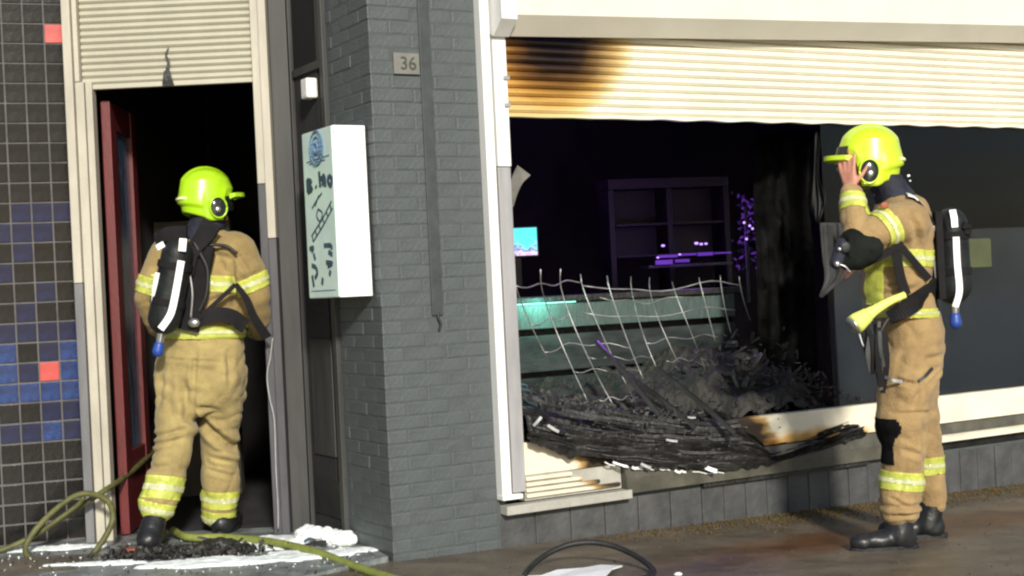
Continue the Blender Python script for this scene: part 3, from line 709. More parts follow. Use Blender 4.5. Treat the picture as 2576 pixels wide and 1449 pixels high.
for k, (x0, y0, x1, y1, Y_, wd, lb) in enumerate(((1500, 860, 1660, 1045, 7.3, .045, 'long charred plank leaning across the bar boards'),
        (1560, 930, 1750, 1075, 7.35, .03, 'thin charred lath below the leaning plank'), (1650, 925, 1850, 1090, 7.4, .03, 'charred lath in the middle of the rubble'),
        (1320, 1010, 1420, 1090, 6.95, .02, 'short charred stick beside the white guide rail'))):
    bm = nb(); p = at(x0, y0, Y_); q = at(x1, y1, Y_ - .15); ribbon(bm, [p, (p + q) / 2 + Vector((0, 0, .01)), q], (0, 1, .3), wd, .02, n=3)
    tag(mk('charred_plank', bm, 'doordark'), lb, 'plank')
for k, (x, y, dx, dy, w_, lb) in enumerate(((1352, 1060, 14, -16, .02, 'pale strip lying highest in the rubble near the frame'), (1392, 1078, 20, 12, .02, 'pale strip sloping down in the rubble near the frame'),
        (1690, 1108, 20, 3, .016, 'small pale chip in the middle of the charred sheet'), (1788, 1180, 22, 8, .03, 'bright white strip on the lower edge of the charred sheet'), (1560, 1168, 26, 8, .014, 'narrow white strip under the charred edge'),
        (1625, 1172, 18, 8, .02, 'white chip right of the narrow strip under the charred edge'), (1740, 1050, 14, 1, .012, 'dull pale chip behind the charred sheet'))):
    Yd = (6.449 + .577 * (at(x, y, 7.1).x + .5965)) - .10
    bm = nb(); ribbon(bm, [at(x - dx * .7, y - dy * .7, Yd), at(x, y + 1, Yd - .005), at(x + dx * .7, y + dy * .7, Yd)], (0, .2, 1), w_ * .7, .004, n=3)
    tag(mk('pale_fragment', bm, 'paper' if k in (3, 4) else 'lampgrey'), lb, 'fragment')
# ragged white remains of the frame edge under the charred sheet
for (s0, s1, w_) in ((1.13, 1.27, .006), (1.29, 1.36, .014), (1.40, 1.52, .005), (1.55, 1.62, .012), (1.66, 1.86, .005)):
    bm = nb(); pts = [FAC(s0 + (s1 - s0) * t / 5, .062, low(s0 + (s1 - s0) * t / 5) - .012 + .007 * rnd.uniform(-1, 1)) for t in range(6)]
    ribbon(bm, pts, (0, 0, 1), w_, .004, n=1); mk('torn_edge', bm, 'white', lw)

# litter along the plinth, ground bits
def litter(r_):
    s = r_.triangular(.8, 5.2, 2.6); o_ = .02 + abs(r_.gauss(0, .16)); p = FAC(s, o_, 0); p.z = gz(p.x, p.y) + .006; return p
M['leafl'] = mat('rusty_moss_litter', (.15, .075, .018), .8, scale=20, col2=(.05, .055, .012))
shards('ground_litter', 2600, 'leafl', 'rusty leaves and moss along the foot of the plinth', litter, .006, .024, .25, seed=11)
def grit(r_):
    x = r_.uniform(-.6, 3.2); y = r_.uniform(5.3, 7.2); p = Vector((x, y, gz(x, y) + .004)); 
    if (p - FAC.o).dot(FAC.n) < .05: p += FAC.n * 1.0; p.z = gz(p.x, p.y) + .004
    return p
shards('grit', 700, 'block', 'grit and small chips scattered on the wet pavement', grit, .004, .012, .5, seed=12)
for k, (x, y, r_, lb) in enumerate(((1705, 1424, .012, 'small white stone lying on the brown pavement'),)):
    bm = nb(); p = at(x, y, 5.95); p.z = gz(p.x, p.y) + .004; ellipsoid(bm, p, .018, .012, .009, seg=8); tag(mk('stone', bm, 'paper'), lb, 'stone')

# foam and rubble on the entrance floor
def foam_patch(name, cx, cy, ax, ay, hgt, label, seed, m='foam', rot=0.):
    b = nb(); n_ = 46; G = {}
    for i in range(n_ + 1):
        for j in range(n_ + 1):
            u, v = i / n_ * 2 - 1, j / n_ * 2 - 1; d = math.hypot(u, v) + .55 * noise.noise((u * 2.3, v * 2.3, seed)) + .25 * noise.noise((u * 7, v * 7, seed))
            h_ = max(0, .8 - d); 
            if h_ > 0: G[i, j] = b.verts.new((cx + (u * math.cos(rot) - v * math.sin(rot) * ay / ax) * ax, cy + (u * math.sin(rot) * 1 + v * math.cos(rot) * ay / ax) * ax, .024 + hgt * h_ ** .5 * (.7 + .5 * noise.noise((u * 9, v * 9, seed + 3)))))
    for i in range(n_):
        for j in range(n_):
            k = [(i, j), (i + 1, j), (i + 1, j + 1), (i, j + 1)]
            if all(q in G for q in k): b.faces.new([G[q] for q in k])
    bmesh.ops.delete(b, geom=[v for v in b.verts if not v.link_faces], context='VERTS')
    for e in [e for e in b.edges if e.is_boundary]:
        for v in e.verts: v.co.z = .02
    return tag(mk(name, b, m, smooth=True), label, 'foam', kind='stuff')
foam_patch('foam', -1.2, 6.93, .42, .24, .022, 'white foam beside the right boot under the door post', 1.)
foam_patch('foam', -1.35, 6.50, .55, .15, .02, 'white foam in front of the black rubble', 4.3)
foam_patch('foam', -2.35, 7.08, .36, .10, .014, 'thin white foam below the tiled wall', 8.2)
foam_patch('foam', -1.05, 6.55, .30, .16, .016, 'white foam between the bag and the green hose', 12.7)
foam_patch('foam', -1.95, 6.60, .3, .06, .010, 'thin foam streak left of the rubble', 15.5)
foam_patch('foam', -.80, 6.62, .2, .10, .010, 'foam streak at the foot of the brick pillar', 18.1)
def rub(r_): return Vector((r_.gauss(-1.62, .16), r_.gauss(6.70, .045), .03 + abs(r_.gauss(0, .014))))
shards('black_rubble', 700, 'char', 'black burnt rubble in front of the left boots', rub, .015, .06, .5, seed=21)
def rub2(r_): return Vector((r_.uniform(-2.8, -.62), r_.uniform(6.1, 7.2), .026))
shards('floor_chips', 500, 'ash', 'small dark chips and glass crumbs on the entrance floor', lambda r_: Vector((lambda x, y: (x, min(y, 6.42 + (-.62 - x) * .9 + .05) if x > -1.3 else y, .026))(r_.uniform(-2.7, -.68), r_.uniform(6.1, 7.15))), .005, .018, .4, seed=23)
shards('foam_crumbs', 260, 'foam', 'white crumbs of foam scattered over the entrance floor', lambda r_: Vector((lambda x, y: (x, min(y, 6.42 + (-.62 - x) * .9 + .05) if x > -1.3 else y, .028))(r_.uniform(-2.7, -.68), r_.uniform(6.15, 7.2))), .004, .014, .6, seed=24)
bm = nb(); ellipsoid(bm, (-1.47, 6.76, .05), .09, .05, .038); ellipsoid(bm, (-1.40, 6.77, .045), .055, .05, .036); ellipsoid(bm, (-1.60, 6.74, .04), .07, .05, .03)
bm = remesh(bm, .008, 2, lambda c: .012 * noise.noise(c * 30)); tag(mk('charred_lump', bm, 'char', smooth=True), 'black charred lump lying just ahead of the left boot', 'debris')
bm = nb(); box(bm, Frame((-1.88, 6.76, 0), R(24)), -.05, .05, -.03, .03, .024, .062, .01); tag(mk('broken_brick', bm, 'terra'), 'broken red brick on the entrance floor beside the hose coil', 'brick')
# crumpled white bag
bm = nb(); gx = -.92; gy = 6.92
ellipsoid(bm, (-1.03, 6.86, .065), .075, .06, .045); ellipsoid(bm, (-.95, 6.83, .06), .09, .06, .038); ellipsoid(bm, (-.88, 6.80, .045), .075, .06, .034); ellipsoid(bm, (-1.08, 6.83, .035), .08, .06, .02)
def crump(c): return .022 * noise.noise(c * 14) + .014 * abs(noise.noise(c * 34)) - .01 * abs(noise.noise(c * 22 + Vector((5, 0, 0))))
bm = remesh(bm, .007, 1, crump)
bag = thing('plastic_bag', (-.95, 6.9, .02), 'crumpled white plastic bag by the pillar foot', 'bag'); mk('bag_body', bm, 'foam', bag, True)
bm = nb(); ribbon(bm, [(-1.06, 6.765, .03), (-1.0, 6.76, .042), (-.94, 6.755, .04)], (0, 0, 1), [.01, .03], .004); mk('torn_opening', bm, 'black', bag)
bm = nb(); ribbon(bm, [at(765, 1362, 6.77), at(778, 1355, 6.77), at(795, 1360, 6.77)], (0, 0, 1), .012, .004); mk('print', bm, 'ink', bag)

# ------------------------------------------------------------------ hoses
hz = .046
hs = thing('fire_hose', (-2.3, 7.0, .02), 'olive fire hose looped by the tiled wall and running into the doorway', 'hose')
path = [at(-120, 1420, 7.0), at(0, 1385, 7.0), at(80, 1350, 7.05), at(200, 1275, 7.1), at(262, 1235, 7.12), at(320, 1195, 7.4), at(372, 1150, 7.9), at(395, 1125, 8.6)]
bm = nb(); tube(bm, spline(path, 10), .0145, 12); mk('line', bm, 'hose', hs, True)
lp = [(120, 1470, 6.75), (190, 1432, 6.85), (232, 1395, 6.88), (268, 1345, 6.9), (284, 1300, 6.92), (272, 1262, 6.98), (232, 1243, 7.02), (190, 1247, 7.02), (130, 1290, 7.0), (80, 1345, 6.96), (64, 1385, 6.92), (85, 1408, 6.88), (140, 1420, 6.84), (215, 1420, 6.84)]
bm = nb(); tube(bm, spline([at(*p) for p in lp], 8), .0145, 12); mk('coil', bm, 'hose', hs, True)
lp2 = [(212, 1250, 7.03), (190, 1275, 7.04), (120, 1325, 7.02), (90, 1345, 7.02)]
bm = nb(); tube(bm, spline([at(*p) for p in lp2], 8), .012, 10); mk('coil', bm, 'hose', hs, True)
bm = nb(); pts = [(-1.80, 7.30, .05), (-1.70, 7.10, .05), (-1.62, 7.04, .048), (-1.50, 7.02, .048), (-1.30, 6.90, .046), (-1.12, 6.72, .046), (-.95, 6.52, .04), (-.75, 6.25, .02), (-.5, 5.9, .012), (-.1, 5.5, .01)]
tube(bm, spline(pts, 10), .019, 12)
tag(mk('fire_hose', bm, 'hoseyel', smooth=True), 'yellow green fire hose crossing the foam towards the pavement', 'hose')
bm = nb(); cy_, cx_ = 5.93, .265
pts = [(cx_ + .27 * math.cos(t), cy_ + .27 * math.sin(t) * .95 + .02, max(gz(cx_, cy_) + .014, .085 * math.sin(t) ** 2 if math.sin(t) > 0 else 0) + .0) for t in [2 * math.pi * k / 40 for k in range(-6, 30)]]
tube(bm, pts, .0125, 10); tag(mk('rubber_hose', bm, 'black', smooth=True), 'black rubber hose loop lying around a white sheet on the pavement', 'hose')
bm = nb(); G = []
outl = [(-.13, .17), (-.02, .215), (.06, .26), (.15, .22), (.10, .14), (.06, .02), (-.06, -.05), (-.25, -.04), (-.28, .06), (-.20, .09)]
vv = [bm.verts.new((cx_ + x, 5.86 + y, gz(cx_, 5.9) + .012 + .012 * noise.noise((x * 9, y * 9, 1)))) for x, y in outl]
f = bm.faces.new(vv); r_ = bmesh.ops.extrude_face_region(bm, geom=[f]); 
for v in [q for q in r_['geom'] if isinstance(q, bmesh.types.BMVert)]: v.co.z += .006
tag(mk('paper_sheet', bm, 'paper'), 'torn white sheet lying inside the black hose loop', 'paper')
bm = nb(); tube(bm, spline([at(686, 850, 7.15), at(680, 900, 7.15), at(672, 945, 7.15), at(678, 1000, 7.15), at(690, 1060, 7.15), at(694, 1180, 7.15), at(699, 1270, 7.15), at(700, 1330, 7.15)]), .0035, 6)
tag(mk('loose_cable', bm, 'lampgrey', smooth=True), 'thin white cable hanging down the right door post', 'cable')

# ------------------------------------------------------------------ people
def cloth_disp(sc, amp, sd, folds=(), ymax=99):
    def f(c):
        e = 0
        if c.y < ymax:
            for p, q, w_, d_ in folds:
                ax, az = q.x - p.x, q.z - p.z; t = max(-.15, min(1.15, ((c.x - p.x) * ax + (c.z - p.z) * az) / (ax * ax + az * az)))
                k_ = 1 - max(0, abs(t - .5) - .3) / .35
                if k_ <= 0: continue
                dx = c.x - p.x - t * ax; dz = c.z - p.z - t * az; dd = (dx * dx + dz * dz) ** .5
                if dd > w_ * 4: continue
                e += k_ * d_ * (-math.exp(-(dd / w_) ** 2) + .45 * math.exp(-((dd - 2 * w_) / w_) ** 2))
        return e + g_(c)
    def g_(c):
        a = noise.noise(Vector((c.x * 5, c.y * 5, c.z * 13)) * sc + Vector((sd, 0, 0))); b = noise.noise(Vector((c.x * 12, c.y * 12, c.z * 22)) * sc + Vector((0, sd, 0)))
        k = noise.noise(Vector((c.x * 4 + c.z * 5, c.y * 4, c.z * 5.5 - c.x * 3)) * sc + Vector((0, 0, sd)))
        v = (1 - min(1, abs(k) * 3.2)) ** 2; v2 = (1 - min(1, abs(b) * 4)) ** 2
        return amp * (a * .55 + b * .22 - v * .45 + .08)
    return f
def hand(bm, wrist, direc, palm_n, side=1, curl=.35, sc=1.):
    """palm, four unequal bent fingers and a thumb from the side of the palm"""
    d = Vector(direc).normalized(); n_ = Vector(palm_n); n_ = (n_ - d * n_.dot(d)).normalized(); s_ = d.cross(n_).normalized() * side
    w_ = Vector(wrist); rows = []
    for k, off in enumerate((-.030, -.010, .010, .030)):
        capsule(bm, w_ + s_ * off * .45 * sc, w_ + d * .085 * sc + s_ * off * sc, .017 * sc, .0125 * sc, 10, 3)
        L_ = (.064, .078, .074, .056)[k] * sc; p = w_ + d * .088 * sc + s_ * off * sc * 1.1; ang = curl * (.5 + .12 * k); r0 = .0098
        dd = (d + s_ * off * 5).normalized()
        for seg_, (fr, rr) in enumerate(((.45, .0098), (.32, .009), (.25, .008))):
            dd = (dd * math.cos(ang) + n_ * math.sin(ang)).normalized(); q = p + dd * L_ * fr * 1.05; capsule(bm, p, q, rr * sc, (rr - .0008) * sc, 10, 3); p = q
    p = w_ + d * .022 * sc - s_ * .026 * sc; td = (d * .62 - s_ * .7 + n_ * .35).normalized()
    for L_, rr in ((.042, .0125), (.034, .0105), (.026, .009)):
        q = p + td * L_ * sc; capsule(bm, p, q, rr * sc, (rr - .001) * sc, 10, 3); p = q; td = (td + d * .35 + n_ * .15).normalized()
def head(bm, c, yaw):
    F = Vector((math.cos(yaw), math.sin(yaw), 0)); rt = Matrix.Rotation(yaw, 3, 'Z'); c = Vector(c); Sd = Vector((-F.y, F.x, 0)); U = Vector((0, 0, 1))
    ellipsoid(bm, c + U * .015, .098, .077, .10, rt); ellipsoid(bm, c + F * .035 - U * .055, .058, .056, .065, rt)
    ellipsoid(bm, c + F * .078 - U * .095, .022, .026, .018, rt); capsule(bm, c + F * .088 + U * .01, c + F * .112 - U * .022, .009, .013, 10, 3)   # chin, nose
    for sd_ in (-1, 1): ellipsoid(bm, c + Sd * sd_ * .078 - U * .012, .018, .010, .032, rt); ellipsoid(bm, c + F * .072 + Sd * sd_ * .032 - U * .03, .02, .02, .018, rt)
    ellipsoid(bm, c + F * .083 + U * .026, .014, .045, .010, rt); ellipsoid(bm, c + F * .088 - U * .058, .012, .024, .006, rt); ellipsoid(bm, c + F * .086 - U * .068, .012, .021, .007, rt)
def helmet(root, c, yaw, m, pitch=0., sc=1., visor_up=False, brim=.05):
    hm = nb(); Lm = Matrix.Translation(c) @ Matrix.Rotation(yaw, 4, 'Z') @ Matrix.Rotation(pitch, 4, 'Y') @ Matrix.Diagonal((sc, sc, sc, 1))
    n1, n2 = 72, 44; a, b, h_ = .148, .118, .142
    G = []
    def low_(cx):       # lower edge as a function of the front/back position, -1 back .. 1 front
        if cx > .62: return -.014
        if cx > .44: return -.014 - (.62 - cx) / .18 * .118
        if cx > -.12: return -.132
        if cx > -.35: return -.132 + (-.12 - cx) / .23 * .02
        return -.112 + (-.35 - cx) * .05
    for i in range(n1):
        th = 2 * math.pi * i / n1; cx, sy = math.cos(th), math.sin(th); zl = low_(cx); row = []
        for j in range(n2 + 1):
            t = j / n2; z = h_ * math.cos(t * math.pi / 2) if t < .62 else None
            if z is None:
                z0_ = h_ * math.cos(.62 * math.pi / 2); z = z0_ + (zl - z0_) * (t - .62) / .38
                rr = math.sin(.62 * math.pi / 2) + .12 * min(1, (t - .62) / .2) - (.06 * max(0, (t - .8) / .2) if cx > -.3 else -.05 * max(0, (t - .70) / .2) * (1 if t < .9 else -1.2))
            else: rr = math.sin(t * math.pi / 2)
            comb = .010 * math.exp(-(sy * rr / .11) ** 2) * (1 if z > .03 else 0)
            row.append(hm.verts.new((a * rr * cx, b * rr * sy, z + comb)))
        G.append(row)
    for i in range(n1):
        A, C = G[i], G[(i + 1) % n1]
        for j in range(n2):
            if j == 0 and (A[0].co - C[0].co).length < 1e-6: pass
            hm.faces.new((A[j], C[j], C[j + 1], A[j + 1]))
    bmesh.ops.remove_doubles(hm, verts=hm.verts, dist=1e-5)
    # ear openings
    rm = [f for f in hm.faces if abs(f.calc_center_median().y) > .07 and ((f.calc_center_median().x - .028) / .040) ** 2 + ((f.calc_center_median().z + .068) / .050) ** 2 < 1]
    bmesh.ops.delete(hm, geom=rm, context='FACES')
    bmesh.ops.recalc_face_normals(hm, faces=hm.faces); bmesh.ops.solidify(hm, geom=hm.faces[:], thickness=.006)
    bmesh.ops.transform(hm, matrix=Lm, verts=hm.verts)
    H_ = mk('helmet', hm, m, root, True)
    bm = nb()      # brim
    A_ = []
    for k in range(17):
        th = R(-52 + 104 * k / 16); rr = 1.04; e = brim * math.cos(th) ** .8
        A_.append([bm.verts.new(v) for v in ((a * rr * math.cos(th), b * rr * math.sin(th), .0), (a * rr * math.cos(th) + e, (b * rr) * math.sin(th) * 1.02, .004), (a * rr * math.cos(th) + e, (b * rr) * math.sin(th) * 1.02, -.016), (a * rr * math.cos(th), b * rr * math.sin(th), -.026))])
    for p, q in zip(A_, A_[1:]):
        for k in range(4): bm.faces.new((p[k], p[(k + 1) % 4], q[(k + 1) % 4], q[k]))
    bm.faces.new(A_[0][::-1]); bm.faces.new(A_[-1]); bmesh.ops.transform(bm, matrix=Lm, verts=bm.verts); mk('brim', bm, m, H_, False)
    for sd_ in (-1, 1):
        bm = nb(); ellipsoid(bm, (.028, sd_ * .106, -.068), .042, .014, .052); bmesh.ops.transform(bm, matrix=Lm, verts=bm.verts); mk('ear_guard', bm, 'visor', H_, True)
        bm = nb(); ellipsoid(bm, (.024, sd_ * .122, -.078), .014, .006, .014); bmesh.ops.transform(bm, matrix=Lm, verts=bm.verts); mk('knob', bm, 'steel', H_, True)
        bm = nb(); tube(bm, [(.028 + .043 * math.cos(t * math.pi / 12), sd_ * (.118), -.068 + .053 * math.sin(t * math.pi / 12)) for t in range(25)], .0048, 8); bmesh.ops.transform(bm, matrix=Lm, verts=bm.verts); mk('ear_ring', bm, m, H_, True)
    bm = nb()      # pale rear patch
    ellipsoid(bm, (-.116, 0, -.01), .038, .07, .016); bmesh.ops.transform(bm, matrix=Lm, verts=bm.verts); mk('rear_patch', bm, mat('pale_lime_patch', (.9, .95, .45), .3, .03), H_, True)
    bm = nb()      # face visor, raised or lowered
    VR = [(R(-40 + 80 * k / 20) if visor_up else R(-60 + 120 * k / 20)) for k in range(21)]; pv_ = None
    z0_, z1_ = ((.006, .046) if visor_up else (-.012, -.085)); ro = 1.05 if visor_up else .97
    for th in VR:
        q = [bm.verts.new((a * ro * math.cos(th), b * ro * math.sin(th), z0_)), bm.verts.new((a * ro * (.93 if visor_up else .95) * math.cos(th), b * ro * .93 * math.sin(th), z1_))]
        if pv_: bm.faces.new((pv_[0], q[0], q[1], pv_[1]))
        pv_ = q
    bmesh.ops.solidify(bm, geom=bm.faces[:], thickness=.003); bmesh.ops.transform(bm, matrix=Lm, verts=bm.verts); mk('visor', bm, 'visor', H_, True)
    return H_
def boot(name, root, heel, toe_dir, ankle, big=1.):
    d = Vector(toe_dir).normalized(); h_ = Vector(heel); a_ = Vector(ankle); bm = nb(); s_ = Vector((-d.y, d.x, 0)); rt = Matrix((d, s_, Vector((0, 0, 1)))).transposed()
    ellipsoid(bm, h_ + d * .03 + Vector((0, 0, .05)), .07, .062, .062, rt); ellipsoid(bm, h_ + d * .13 + Vector((0, 0, .045)), .09, .053, .045, rt); ellipsoid(bm, h_ + d * .215 + Vector((0, 0, .042)), .062, .05, .042, rt)
    capsule(bm, h_ + d * .045 + Vector((0, 0, .06)), a_ + Vector((0, 0, .035)), .066, .056)
    for v in bm.verts: v.co.z = max(v.co.z, h_.z + .003)
    bm = remesh(bm, .009, 3, lambda c: .003 * noise.noise(c * 30))
    for v in bm.verts: v.co.z = max(v.co.z, h_.z)
    o = mk(name, bm, 'boot', root, True)
    bm = nb(); pts = []
    for k in range(24):
        t = 2 * math.pi * k / 24; pts.append(h_ + d * (.115 + .165 * math.cos(t)) + s_ * (.052 * math.sin(t)) + Vector((0, 0, 0)))
    A_ = [bm.verts.new(p) for p in pts]; C_ = [bm.verts.new(p + Vector((0, 0, .02))) for p in pts]; bm.faces.new(A_[::-1]); bm.faces.new(C_)
    for k in range(24): bm.faces.new((A_[k], A_[(k + 1) % 24], C_[(k + 1) % 24], C_[k]))
    mk('sole', bm, 'black', o); return o
def eyes(root, c, yaw):
    F = Vector((math.cos(yaw), math.sin(yaw), 0)); Sd = Vector((-F.y, F.x, 0)); c = Vector(c)
    for sd_ in (-1, 1):
        bm = nb(); ellipsoid(bm, c + F * .082 + Sd * sd_ * .031 + Vector((0, 0, .006)), .011, .012, .009); mk('eye', bm, 'paper', root, True)

def ba_set(label, top, bot, back, m_off, loc):
    """breathing apparatus; top/bot: tank axis ends"""
    r = thing('breathing_apparatus', loc, label, 'air tank', 'breathing apparatus worn by the firefighters')
    bm = nb(); capsule(bm, top, bot, .076, .080, 24, 7); T = mk('air_tank', bm, 'tank', r, True)
    ax = (Vector(bot) - Vector(top)).normalized()
    bm = nb(); capsule(bm, Vector(bot) + ax * .07, Vector(bot) + ax * .12, .022, .018, 12, 3); mk('valve', bm, 'steel', T, True)
    bm = nb(); capsule(bm, Vector(bot) + ax * .135, Vector(bot) + ax * .165, .024, .028, 14, 3); mk('valve_knob', bm, 'blue', T, True)
    for f_ in (.18, .75):
        p = Vector(top).lerp(Vector(bot), f_); bm = nb(); tube(bm, [p - ax * .017, p + ax * .017], .0845, 24); mk('tank_strap', bm, 'webbing', T)
    bm = nb(); t_ = Vector(top) + Vector(back) * .09; b_ = Vector(bot) + Vector(back) * .09
    ribbon(bm, [t_ - ax * .06, t_.lerp(b_, .5), b_ + ax * .05], m_off, .26, .03, n=4); mk('back_plate', bm, 'webbing', r)
    return r, T

# ---- firefighter in the doorway (seen from behind, head turned right)
P1 = thing('person', (-1.68, 7.2, .03), 'firefighter in the doorway seen from behind, wearing an air tank', 'person', 'firefighters')
A = lambda x, y, Y=7.15: at(x, y, Y)
bd = nb()
head(bd, A(524, 502, 7.12), R(30)); capsule(bd, A(520, 560, 7.12), A(512, 590, 7.14), .055, .06)
rings(bd, [(A(505, 600), .15, .08, 0), (A(505, 680), .17, .10, 0), (A(508, 780), .15, .095, 0), (A(505, 880), .16, .11, 0), (A(505, 930), .15, .10, 0)])
chain(bd, [(A(405, 630), .05), (A(372, 735, 7.12), .045), (A(400, 810, 6.98 + .35), .04)]); chain(bd, [(A(615, 640), .05), (A(645, 735), .045), (A(650, 820, 7.35), .04)])
chain(bd, [(A(455, 930), .075), (A(442, 1095, 7.08), .055), (A(408, 1270, 7.0), .035), (A(394, 1345, 6.99), .035)])
chain(bd, [(A(560, 930, 7.2), .075), (A(552, 1095, 7.28), .055), (A(553, 1280, 7.32), .035), (A(553, 1335, 7.33), .035)])
hand(bd, A(405, 818, 7.37), (.35, 1, .1), (0, 0, -1), 1, .5); hand(bd, A(650, 828, 7.40), (-.35, 1, .1), (0, 0, -1), -1, .5)
bd = remesh(bd, .008, 3); mk('body', bd, 'skin', P1, True); eyes(P1, A(524, 502, 7.12), R(30))
# trousers
tr = nb()
rings(tr, [(A(506, 828), .205, .135, 0), (A(504, 880), .222, .15, 0), (A(502, 940), .226, .155, 0), (A(504, 1000), .215, .14, 0), (A(500, 1035, 7.16), .17, .11, 0)])
ellipsoid(tr, A(464, 955, 7.09), .10, .085, .13); ellipsoid(tr, A(550, 955, 7.09), .10, .085, .13)
chain(tr, [(A(455, 980, 7.13), .122), (A(447, 1050, 7.10), .108), (A(440, 1110, 7.06), .093), (A(425, 1180, 7.04), .094), (A(405, 1245, 7.0), .092), (A(395, 1268, 6.98), .088)])
chain(tr, [(A(556, 980, 7.18), .122), (A(556, 1050, 7.22), .108), (A(552, 1110, 7.26), .092), (A(556, 1190, 7.29), .098), (A(553, 1255, 7.31), .094), (A(550, 1288, 7.33), .088)])
capsule(tr, A(606, 930, 7.2), A(602, 1000, 7.22), .032, .036)
AF = lambda L: [(A(a_, b_), A(c_, d_), w_, k_) for a_, b_, c_, d_, w_, k_ in L]
td = cloth_disp(1.15, .016, 3., AF([(508, 880, 500, 1035, .012, .014), (478, 950, 490, 1045, .02, .022), (492, 1045, 600, 1148, .020, .034), (505, 1020, 560, 1030, .014, .012), (400, 1094, 482, 1072, .011, .016), (404, 1112, 474, 1096, .010, .014),
   (396, 1132, 452, 1116, .010, .012), (585, 885, 592, 960, .012, .014), (420, 930, 412, 1020, .016, .014), (440, 900, 560, 908, .007, .010), (520, 1150, 590, 1170, .012, .010), (520, 1185, 585, 1205, .01, .01), (375, 1170, 450, 1160, .012, .01)]), 7.25)
tr = remesh(tr, .0085, 2, td)
T1 = mk('trousers', copybm(tr), 'trous1', P1, True)
for (p, q) in (((417, 1199, 7.03), (410, 1256, 7.01)), ((408, 1264, 7.0), (398, 1304, 6.99)), ((555, 1228, 7.3), (553, 1272, 7.31)), ((553, 1280, 7.32), (550, 1328, 7.33))):
    tape('reflective_band', tr, A(*p), A(*q), .16, 'hiviz', T1, test=(lambda c, q=q: abs(c.x - A(*q).x) < .125))
tr.free()
# jacket
jk = nb()
rings(jk, [(A(518, 578, 7.14), .085, .075, 0), (A(515, 600, 7.14), .16, .10, 0), (A(514, 640), .225, .125, 0), (A(512, 700), .235, .14, 0), (A(509, 760), .212, .135, 0), (A(507, 810), .208, .14, 0), (A(507, 852), .222, .15, 0)])
chain(jk, [(A(592, 640, 7.12), .115), (A(622, 680, 7.11), .093), (A(640, 745, 7.12), .078), (A(648, 800, 7.2), .068), (A(650, 830, 7.34), .06)])
chain(jk, [(A(430, 645, 7.12), .11), (A(398, 690, 7.11), .09), (A(375, 750, 7.12), .075), (A(392, 805, 7.22), .066), (A(404, 822, 7.34), .06)])
jd = cloth_disp(1., .015, 8., AF([(598, 660, 596, 760, .014, .016), (540, 760, 590, 740, .012, .012), (610, 640, 640, 690, .012, .01), (540, 640, 590, 650, .012, .008)]), 7.2)
jk = remesh(jk, .0085, 2, jd)
J1 = mk('jacket', copybm(jk), 'jacket1', P1, True)
tape('reflective_band', jk, A(512, 693, 7.14), A(511, 733, 7.14), .26, 'hiviz', J1, test=lambda c: -1.86 < c.x < A(600, 700).x)
tape('reflective_band', jk, A(632, 692, 7.11), A(647, 726, 7.12), .13, 'hiviz', J1, push=.006, test=lambda c: c.x > A(606, 700).x)
tape('reflective_band', jk, A(382, 697, 7.11), A(371, 737, 7.11), .115, 'hiviz', J1, push=.006, test=lambda c: c.x < A(408, 700).x)
tape('reflective_band', jk, A(507, 818, 7.15), A(507, 850, 7.15), .3, 'hiviz', J1, push=.005, test=lambda c: A(410, 830).x < c.x < A(622, 830).x)
jk.free()
bm = nb(); rings(bm, [(A(508, 606, 7.13), .125, .10, 0), (A(512, 585, 7.13), .105, .09, 0), (A(522, 555, 7.12), .088, .09, 0), (A(526, 535, 7.12), .082, .088, 0)]); bm = remesh(bm, .01, 2, cloth_disp(2, .010, 5))
mk('collar', bm, 'navy', P1, True)
boot('boot', P1, Vector((A(372, 1388, 6.86).x, 6.86, .024)), (.02, 1, 0), A(390, 1322, 6.95)); boot('boot', P1, Vector((A(556, 1350, 7.26).x, 7.27, .024)), (.1, 1, 0), A(553, 1325, 7.32))
helmet(P1, A(518, 493, 7.12), R(27), 'helmet', R(-2), .98, brim=.045)
# apparatus of the left firefighter
ba, T = ba_set('black air tank with white stripes strapped to the firefighter in the doorway', A(446, 640, 6.90), A(414, 800, 6.90), (0.35, 1, 0), (1, -.2, 0), A(430, 800, 6.95))
mw = lambda pts, w_, par, nm, m='webbing', wd=(0, 0, 1), th=.006: mk(nm, ribbon(nb(), [A(*p) for p in pts], wd, w_, th), m, par)
mw([(461, 600, 6.815), (458, 632, 6.812)], .036, T, 'stripe', 'retro', (1, 0, .1), .003)
mw([(456, 656, 6.812), (445, 720, 6.812), (434, 775, 6.812), (424, 800, 6.815), (404, 828, 6.82)], .034, T, 'stripe', 'retro', (1, 0, .1), .003)
mw([(396, 686, 6.845), (390, 728, 6.845), (386, 762, 6.85)], .022, T, 'stripe', 'retro', (1, 0, .1), .003)
mw([(400, 612, 6.86), (407, 625, 6.86)], .04, T, 'stripe', 'retro', (1, 0, 0), .003)
mw([(535, 560, 6.98), (510, 600, 6.97), (480, 640, 6.95), (470, 690, 6.95)], [.10, .07], ba, 'shoulder_strap', 'webbing', (1, 0, .3), .02)
mw([(395, 610, 7.0), (420, 590, 6.97), (470, 590, 6.95)], [.05, .09], ba, 'shoulder_strap', 'webbing', (0, 0, 1), .02)
mw([(480, 815, 6.97), (530, 793, 6.965), (580, 795, 6.985), (618, 822, 7.03)], .072, ba, 'waist_belt', 'webbing', (0, 0, 1), .014)
mw([(500, 802, 6.95), (545, 760, 6.97), (592, 716, 6.975)], .022, ba, 'strap', 'webbing', (.3, 0, 1))
mw([(592, 714, 6.97), (620, 752, 6.985), (640, 800, 7.02), (672, 850, 7.08)], [.024, .05], ba, 'strap', 'webbing', (1, 0, .3))
